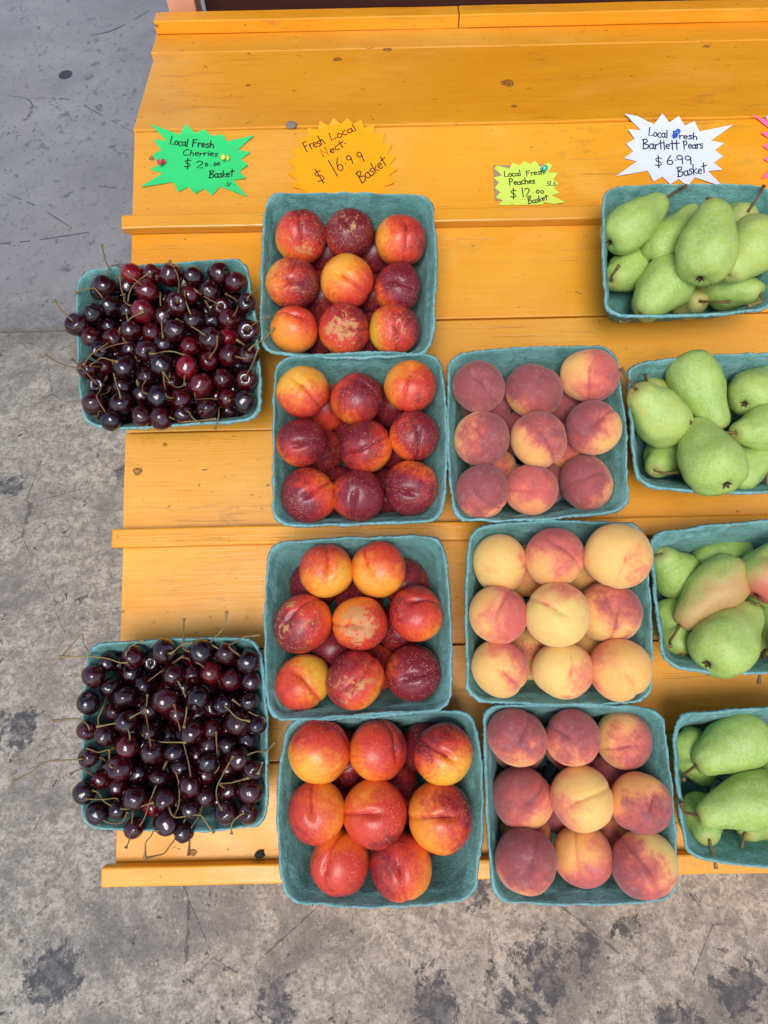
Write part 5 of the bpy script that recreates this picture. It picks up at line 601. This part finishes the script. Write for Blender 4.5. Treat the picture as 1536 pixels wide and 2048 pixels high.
for k in ('N1','N2','N3','N4','P2','P3','P4'):
    peach=k[0]=='P'; kind='peach' if peach else 'nectarine'; L=PACK[k]; q=PACK['quad'][k]
    cu=sum(p[0] for p in q)/4; cv=sum(p[1] for p in q)/4
    for i,(p,r,a) in enumerate(L):
        me=(PM if peach else NM)[rs.randrange(5)]; P=W(p); o=link(kind,me)
        rt_,up_,to_=view_frame(P)
        if a is None:
            z=Vector((rs.gauss(0,1),rs.gauss(0,1),rs.gauss(0,1))).normalized(); x=z.orthogonal().normalized(); bd=to_
            b,bias,dk,sc_=(rs.uniform(.3,.7),rs.choice([-.3,.4,.7]),rs.uniform(.4,.8),0) if peach else (rs.uniform(.5,.8),rs.choice([.1,.6,.8,.9]),rs.uniform(.4,.8),.2)
            if k=='P3': b,bias=rs.uniform(.2,.5),-.6
        else:
            pa,pb,th,b,bias,bang,bz,dk,sc_=a
            if peach:
                bias=min(bias,.45+bias*.15) if bias>.5 else -.22+(bias+.22)*.4 if bias<-.22 else bias
                b=b*.9+.08; bias-=.07
            else: bias=min(bias,.42+bias*.2); dk*=.85
            z=(rt_*pa+up_*pb+to_*math.sqrt(max(0,1-pa*pa-pb*pb))).normalized()
            sdv=rt_*math.cos(R(th))+up_*math.sin(R(th)); x=(sdv-z*sdv.dot(z)).normalized()
            kk=math.sqrt(max(0,1-bz*bz)); bd=(rt_*math.cos(R(bang))*kk+up_*math.sin(R(bang))*kk+to_*bz).normalized()
        y=z.cross(x); M=Matrix((x,y,z)).transposed()
        s=Vector((r,r,r)); o.matrix_world=Matrix.Translation(P)@M.to_4x4()@Matrix.Diagonal((r*rs.uniform(.98,1.07),r*rs.uniform(.98,1.07),r*rs.uniform(.96,1.06),1))
        set_attr(o,M.inverted()@bd,bias,dk,b,sc_)
        if a is None:
            tag(o,'%s in the lower layer, half hidden under others, %s'%(kind,SHORT[k]),kind,kind+'s under the top layer')
        else:
            du,dv=p[0]-cu,p[1]-cv
            row='upper row' if dv>.035 else 'lower row' if dv<-.035 else 'middle row'; cc='cherry side' if du<-.035 else 'pear side' if du>.035 else 'centre column'
            tag(o,'%s %s, %s %s of %s'%(colour_words(b,bias,dk,peach),kind,row,cc,SHORT[k]),kind,kind+'s on top')

# ---------------------------------------------------------------- pears
def pear_mesh(seed):
    rg=random.Random(seed)
    pr=[(-.90,.0),(-.915,.07),(-.96,.16),(-.985,.30),(-.95,.50),(-.82,.72),(-.60,.88),(-.30,.98),(0,1.0),(.30,.95),(.60,.86),(.9,.74),(1.15,.645),(1.38,.57),(1.56,.49),(1.70,.38),(1.78,.25),(1.79,.12),(1.75,.05),(1.73,.0)]
    k1=rg.uniform(-.06,.06); pr=[(z,max(0,r+(k1*math.sin((z-.3)*2) if .3<z<1.6 else 0))) for z,r in pr]
    # resample with Catmull-Rom
    pts=[]
    for i in range(len(pr)-1):
        p0,p1,p2,p3=[Vector(pr[min(max(i+d,0),len(pr)-1)]) for d in(-1,0,1,2)]
        for t in (0,.5): pts.append(.5*((2*p1)+(-p0+p2)*t+(2*p0-5*p1+4*p2-p3)*t*t+(-p0+3*p1-3*p2+p3)*t**3))
    pts.append(Vector(pr[-1])); na=44; vs=[];fs=[]; bx,by=rg.uniform(-.10,.10),rg.uniform(-.10,.10)
    for z,r in pts:
        for j in range(na):
            a=2*math.pi*j/na; d=Vector((math.cos(a),math.sin(a),z))
            rr=r*(1+.09*mnoise.noise(d*1.1+Vector((seed*5.,0,0)))+.05*mnoise.noise(d*2.4+Vector((0,seed*3.,0))))
            if z<-.7: rr*=1+.05*math.cos(5*a)*min(1,(-.7-z)*4)
            k=max(0,z)**2*.5; vs.append((rr*math.cos(a)+bx*k,rr*math.sin(a)+by*k,z))
    n=len(pts)
    for i in range(n-1):
        for j in range(na): fs.append((i*na+j,i*na+(j+1)%na,(i+1)*na+(j+1)%na,(i+1)*na+j))
    me=mesh('pear',vs,fs); me.materials.append(PEAR); return me,(bx*1.6,by*1.6)
PMS=[pear_mesh(i+1) for i in range(6)]
def calyx_mesh():
    vs=[];fs=[]
    for k in range(5):
        a=2*math.pi*k/5; b=len(vs)
        c,s=math.cos(a),math.sin(a)
        for (r,wd,z) in ((.05,.05,-.935),(.11,.045,-1.0),(.17,.0,-1.03)):
            vs.append((r*c-wd*s,r*s+wd*c,z)); vs.append((r*c+wd*s,r*s-wd*c,z))
        fs+=[(b,b+1,b+3,b+2),(b+2,b+3,b+5,b+4)]
    b=len(vs)
    for j in range(10): a=2*math.pi*j/10; vs.append((.09*math.cos(a),.09*math.sin(a),-.935))
    fs.append(tuple(range(b,b+10)))
    return mesh('calyx',vs,fs)
CAL=calyx_mesh(); CAL.materials.append(CALYX)
rp_=random.Random(5); seen={}
for k in ('R1','R2','R3','R4'):
    q=PACK['quad'][k]; cu=sum(p[0] for p in q)/4; cv=sum(p[1] for p in q)/4; tops=sorted(p[0][2] for p in PACK[k])
    for i,(p,r,ax,L,pink,ye,se) in enumerate(PACK[k]):
        me,bo=PMS[rp_.randrange(6)]; P=W(p); z=WD(ax).normalized(); rt_,up_,to_=view_frame(P)
        x=(rt_-z*rt_.dot(z)).normalized(); x=Matrix.Rotation(rp_.uniform(0,6.28),3,z)@x; y=z.cross(x); M=Matrix((x,y,z)).transposed()
        sz=r*L/(1.8*r); sz=min(max(L/1.8,r*.8),r*1.25)
        o=link('pear',me); MW=Matrix.Translation(P)@M.to_4x4()@Matrix.Diagonal((r*1.05,r*1.05,sz,1)); o.matrix_world=MW
        bd=(-up_*.8+rt_*.5+to_*.2).normalized(); o['bdir']=[float(c) for c in (M.inverted()@bd)]; o['pink']=float(pink); o['yellow']=float(ye)
        c=link('calyx',CAL,None,o)
        tip=MW@Vector((bo[0],bo[1],1.72)); e=W(se); mid=(tip+e)/2+z*(e-tip).length*.22
        vs,fs=tube([tip,tip.lerp(mid,.6),mid,mid.lerp(e,.6),e],[.0021,.0018,.0018,.0021,.0029],8)
        inv=MW.inverted(); s_=link('stem',mesh('stem',[inv@Vector(v) for v in vs],fs),PSTEM,o)
        du,dv=p[0]-cu,p[1]-cv
        lay='top' if p[2]>.065 else 'lower-layer'
        cc='pink-blushed' if pink>.4 else 'yellowish green' if ye>=.5 else 'green'
        row='up-slope' if dv>.02 else 'down-slope' if dv<-.02 else 'mid'; sd_='peach side' if du<-.03 else 'outer side' if du>.03 else 'centre'
        tag(o,'%s %s pear, %s %s of %s'%(cc,lay,row,sd_,SHORT[k]),'pear','pears in baskets')

# ---------------------------------------------------------------- cherries
def cherry_mesh(seed,na=28,nb=20):
    rg=random.Random(seed); vs=[];fs=[]; cav=rg.uniform(.2,.3); fl=rg.uniform(.86,.97)
    for i in range(nb+1):
        x=i/nb; th=math.pi*(x-.05*math.sin(2*math.pi*x))
        for j in range(na):
            ph=2*math.pi*j/na; sn=math.sin(th)
            r=1-cav*math.exp(-(th/.30)**2)+.05*math.exp(-((th-.62)/.3)**2)-.03*math.exp(-((math.pi-th)/.25)**2)-.035*math.exp(-((ph-math.pi)/.25)**2)*sn
            tp=1-.10*max(0,-math.cos(th)); d=Vector((sn*math.cos(ph)*tp,sn*math.sin(ph)*fl*tp,math.cos(th)*(.92 if th<1.57 else 1.0))); r+=.085*mnoise.noise(d*1.5+Vector((seed*2.2,0,0)))+.02*mnoise.noise(d*3.4+Vector((seed,4,0)))
            vs.append(d*r)
    for i in range(nb):
        for j in range(na): fs.append((i*na+j,(i+1)*na+j,(i+1)*na+(j+1)%na,i*na+(j+1)%na))
    return mesh('cherry',vs,fs)
CM=[cherry_mesh(i+1) for i in range(7)]
for m_ in CM: m_.materials.append(CHERRY)
rc=random.Random(21)
for k in ('C1','C2'):
    d=PACK[k]; q=PACK['quad'][k]; cu=sum(p[0] for p in q)/4; cv=sum(p[1] for p in q)/4; stems={s[0]:s for s in d['stems']}
    for i,(p,r) in enumerate(d['top']):
        P=W(p); rt_,up_,to_=view_frame(P); o=link('cherry',CM[rc.randrange(7)])
        if i in stems: z=WD(stems[i][2]).normalized()
        else:
            z=(rt_*rc.gauss(0,.8)+up_*rc.gauss(0,.8)+to_*(rc.uniform(.2,1.2) if rc.random()<.35 else rc.gauss(-.3,.6))).normalized()
        x=Matrix.Rotation(rc.uniform(0,6.28),3,z)@z.orthogonal().normalized(); M=Matrix((x,z.cross(x),z)).transposed()
        MW=Matrix.Translation(P)@M.to_4x4()@Matrix.Scale(r*1.11,4); o.matrix_world=MW
        rd=min(1,max(0,rc.gauss(.11,.11))) if rc.random()>.035 else rc.uniform(.55,.95)
        rd*=.8 if k=='C1' else .6
        o['red']=float(rd); du,dv=p[0]-cu,p[1]-cv; zone='mid-heap' if max(abs(du),abs(dv))<.06 else ('by the nectarine-side rim' if du>0 else 'by the outer rim') if abs(du)>abs(dv) else ('by the up-slope rim' if dv>0 else 'by the down-slope rim'); g='cherries in the '+SHORT[k]
        if i in stems:
            pts=[W(q) for q in stems[i][1]]; n=len(pts)
            rad=[.00088]*n; rad[0]=.0013; rad[-1]=.0023; 
            if n>2: rad[-2]=.0011
            vs,fs=tube(pts,rad,6); inv=MW.inverted(); link('stem',mesh('stem',[inv@Vector(v) for v in vs],fs),CSTEM,o)
            tag(o,('bright red' if rd>.5 else 'dark red' if rd>.14 else 'near-black')+' stemmed cherry '+zone+', '+SHORT[k],'cherry',g)
        else: tag(o,('bright red' if rd>.5 else 'dark red' if rd>.14 else 'near-black')+' stemless cherry '+zone+', '+SHORT[k],'cherry',g)
    vs=[];fs=[]; sm_=cherry_mesh(3,12,8); cvs=[v.co.copy() for v in sm_.vertices]; cf=[tuple(p.vertices) for p in sm_.polygons]
    for p,r in d['low']:
        b=len(vs); P=W(p); rot=Matrix.Rotation(rc.uniform(0,6.28),3,Vector((rc.gauss(0,1),rc.gauss(0,1),rc.gauss(0,1))).normalized())
        vs+=[P+rot@c*(r*1.12) for c in cvs]; fs+=[tuple(b+i for i in f) for f in cf]
    o=link('buried_cherries',mesh('buried_cherries',vs,fs),CHERRY); o['red']=.15
    tag(o,'cherries buried under the heap in the '+SHORT[k],'cherries',None,'stuff')

# ---------------------------------------------------------------- price signs
G={}
def arc(cx,cy,rx,ry,a0,a1,n=10): return [(cx+rx*math.cos(R(a0+(a1-a0)*i/n)),cy+ry*math.sin(R(a0+(a1-a0)*i/n))) for i in range(n+1)]
X=.55
G['L']=(.55,[[(.06,1),(.0,.02),(.45,.08)]]); G['o']=(.5,[arc(.22,.26,.2,.26,90,460)]); G['c']=(.45,[arc(.25,.27,.22,.27,60,300)])
G['a']=(.55,[arc(.22,.25,.2,.25,40,390),[(.42,.5),(.42,.12),(.52,0)]]); G['l']=(.25,[[(.08,.95),(.12,0)]]); G['F']=(.6,[[(.08,1),(.06,0)],[(.05,.98),(.5,1.0)],[(.06,.55),(.38,.58)]])
G['r']=(.42,[[(.05,.52),(.09,0)],[(.09,.3),(.2,.5),(.38,.5)]]); G['e']=(.48,[[(.04,.26),(.4,.34)]+arc(.22,.28,.19,.26,15,310)]); G['s']=(.42,[[(.36,.5),(.16,.52),(.08,.40),(.28,.24),(.3,.08),(.16,0),(.02,.06)]])
G['h']=(.52,[[(.08,1),(.06,0)],[(.06,.3),(.2,.5),(.36,.45),(.4,0)]]); G['C']=(.7,[arc(.35,.48,.32,.5,55,310)]); G['i']=(.22,[[(.1,.5),(.1,0)],[(.12,.74),(.13,.70)]])
G['$']=(.7,[[(.34,1.12),(.34,-.15)],[(.58,.84),(.36,.92),(.12,.78),(.16,.58),(.5,.44),(.58,.2),(.36,.05),(.08,.14)]]); G['2']=(.62,[arc(.28,.74,.24,.25,160,-35)+[(.06,.02),(.55,.04)]])
G['0']=(.6,[arc(.28,.5,.24,.48,90,455)]); G['q']=(.5,[arc(.2,.22,.17,.2,90,455)]); G['.']=(.25,[[(.08,.3),(.12,.26)]]); G[',']=(.25,[[(.08,.08),(.12,.02)]])
G['B']=(.66,[[(.1,1),(.06,0)],[(.0,.95),(.4,1.0),(.48,.78),(.14,.54),(.52,.44),(.54,.16),(.3,.0),(.02,.02)]]); G['k']=(.5,[[(.08,.95),(.06,0)],[(.4,.5),(.1,.24),(.42,0)]]); G['t']=(.45,[[(.2,.95),(.2,.0)],[(.0,.62),(.5,.68)]])
G['5']=(.55,[[(.5,.98),(.14,.96),(.1,.56),(.34,.58),(.46,.34),(.34,.06),(.04,.04)]]); G['b']=(.48,[[(.06,.98),(.06,.02)],arc(.22,.24,.17,.24,150,-150)]); G['N']=(.75,[[(.08,0),(.06,.95),(.52,.05),(.55,1.0)]])
G['1']=(.3,[[(.1,1),(.12,0)]]); G['6']=(.6,[[(.36,1.02),(.14,.62),(.06,.26)]+arc(.28,.25,.22,.25,180,520)]); G['9']=(.6,[arc(.26,.72,.2,.24,10,370)+[(.47,.6),(.44,.0)]])
G['P']=(.6,[[(.1,1),(.06,0)],[(.06,.92),(.36,1.0),(.5,.78),(.36,.54),(.08,.5)]])
G[' ']=(.4,[])
def smooth_poly(pl):
    if len(pl)<3 or len(pl)>9: return pl
    P=[Vector(p) for p in pl]; n=len(P); out=[]
    for i in range(n-1):
        p0=P[max(i-1,0)];p1=P[i];p2=P[i+1];p3=P[min(i+2,n-1)]
        sharp=False
        for j in range(4):
            t=j/4; out.append(.5*((2*p1)+(-p0+p2)*t+(2*p0-5*p1+4*p2-p3)*t*t+(-p0+3*p1-3*p2+p3)*t**3))
    out.append(P[-1]); return [(p.x,p.y) for p in out]
SHARP=set('LFNi$1tkr')
def word_strokes(txt,p0,p1,cap,rg,slant=.0):
    adv=sum(G[c][0] for c in txt); p0=Vector(p0);p1=Vector(p1); d=p1-p0; ex=d/adv; en=Vector((-d.y,d.x)).normalized()*cap; out=[]; x=0
    for c in txt:
        w_,sts=G[c]; jy=rg.uniform(-.05,.05); js=rg.uniform(.92,1.08)
        for st in sts:
            pl=st if c in SHARP else smooth_poly(st)
            out.append([p0+ex*(x+px+(py*slant))+en*(py*js+jy) for px,py in pl])
        x+=w_
    return out
def pen(strokes,wd,h):
    vs=[];fs=[]
    for pl in strokes:
        P=[Vector((p[0],p[1])) for p in pl]; b=len(vs); n=len(P)
        for i in range(n):
            t=P[min(i+1,n-1)]-P[max(i-1,0)]; t=t.normalized() if t.length>1e-9 else Vector((1,0)); nn=Vector((-t.y,t.x))*wd
            e=t*wd*(1 if i==n-1 else -1 if i==0 else 0)
            for sg in (1,-1): vs.append((P[i].x+e.x+nn.x*sg,P[i].y+e.y+nn.y*sg,h))
        for i in range(n-1): fs.append((b+2*i,b+2*i+1,b+2*i+3,b+2*i+2))
    return vs,fs
def sign(sg):
    c=Vector(sg['c']); poly=[Vector(p) for p in sg['poly']]; n=len(poly); rg=random.Random(sg['seed'])
    dist=[p.length for p in poly]
    vs=[]; 
    for i,p in enumerate(poly):
        tipy=dist[i]>dist[i-1] and dist[i]>dist[(i+1)%n]
        vs.append((p.x,p.y,.0011+(min(.0045,max(0,dist[i]-.035)*.09)*rg.uniform(.2,1) if tipy else 0)))
    bm=bmesh.new(); V_=[bm.verts.new(v) for v in vs]; f=bm.faces.new(V_); 
    if f.normal.z<0 or True: bm.normal_update()
    if f.normal.z<0: f.normal_flip()
    bmesh.ops.triangulate(bm,faces=[f])
    ret=bmesh.ops.extrude_face_region(bm,geom=list(bm.faces)); 
    for g in ret['geom']:
        if isinstance(g,bmesh.types.BMVert): g.co.z-=.0004
    bmesh.ops.recalc_face_normals(bm,faces=bm.faces)
    me=bpy.data.meshes.new('price_sign'); bm.to_mesh(me); bm.free()
    o=link('price_sign',me,mat_paper(sg['name'],srgb(*sg['col']))); o.matrix_world=Matrix.Translation(W((c.x,c.y,0)))@SLOPE.to_4x4(); tag(o,sg['label'],'sign','starburst price signs')
    vs=[];fs=[]
    for (txt,p0,p1,cap,sl_) in sg['words']:
        v_,f_=pen(word_strokes(txt,p0,p1,cap,rg,sl_),min(sg['pen'],cap*.075),.0014); fs+=[tuple(i+len(vs) for i in f) for f in f_]; vs+=v_
    if vs:
         link('handwriting',mesh('handwriting',vs,fs,False),INK,o)
    return o
for sg in SIGNS: sign(sg)
# clear-backed card behind the yellow sign
bc=Vector(CARD[0]); bw,bh=CARD[1]
me=bevbox('backing_card',bw,bh,.0005,.0001); o=link('backing_card',me,plain('brown_card',srgb(168,132,104),.5)); o.matrix_world=Matrix.Translation(W((bc.x,bc.y,.0004)))@SLOPE.to_4x4()
tag(o,'small brown card behind the yellow peach sign','card')
# push pins
def pin(uv,lean,colr,label,rough=.25):
    prof=[(.0,.0),(.0038,.0),(.0042,.0006),(.0040,.0016),(.0024,.0026),(.0019,.0055),(.0022,.0085),(.0037,.0096),(.0041,.0106),(.0039,.0116),(.0026,.0121),(.0,.0122)]
    vs,fs=lathe(prof,18); root=empty('push_pin',W((uv[0],uv[1],.0015))); 
    z=(N+U*lean[0]+V*lean[1]).normalized(); x=(U-z*U.dot(z)).normalized(); root.rotation_euler=Matrix((x,z.cross(x),z)).transposed().to_euler()
    b=link('pin_head',mesh('pin_head',vs,fs),plain('pin_'+label.split()[0],colr,rough,Coat_Weight=.3),root); b.location=(0,0,.0022)
    vs,fs=lathe([(.0004,-.003),(.0005,.0032)],8); link('needle',mesh('needle',vs,fs),plain('pin_steel',(.5,.5,.5,1),.3,Metallic=1.),root)
    tag(root,label,'push pin','push pins holding the signs')
for p in PINS: pin(*p)
# dirt crumbs
def crumb(P,r,colr,label,cat,sq=.5):
    bm=bmesh.new(); bmesh.ops.create_icosphere(bm,subdivisions=2,radius=1)
    for v in bm.verts:
        v.co*=1+.45*mnoise.noise(v.co*1.6+P*40); v.co.z*=sq; v.co.x*=1.3
    me=bpy.data.meshes.new(cat); bm.to_mesh(me); bm.free(); o=link(label.split(',')[0].replace(' ','_') if False else cat.replace(' ','_'),me,plain(cat.replace(' ','_'),colr,.8)); o.matrix_world=Matrix.Translation(P)@SLOPE.to_4x4()@Matrix.Scale(r,4); return tag(o,label,cat)
crumb(W(CRUMB1),.0055,srgb(34,32,34),'small black dried lump on the lowest plank by the cherries','dirt lump',.6)
crumb(W(CRUMB2),.006,srgb(130,116,100),'grey brown wood chip lying on the joint above the orange sign','wood chip',.35)
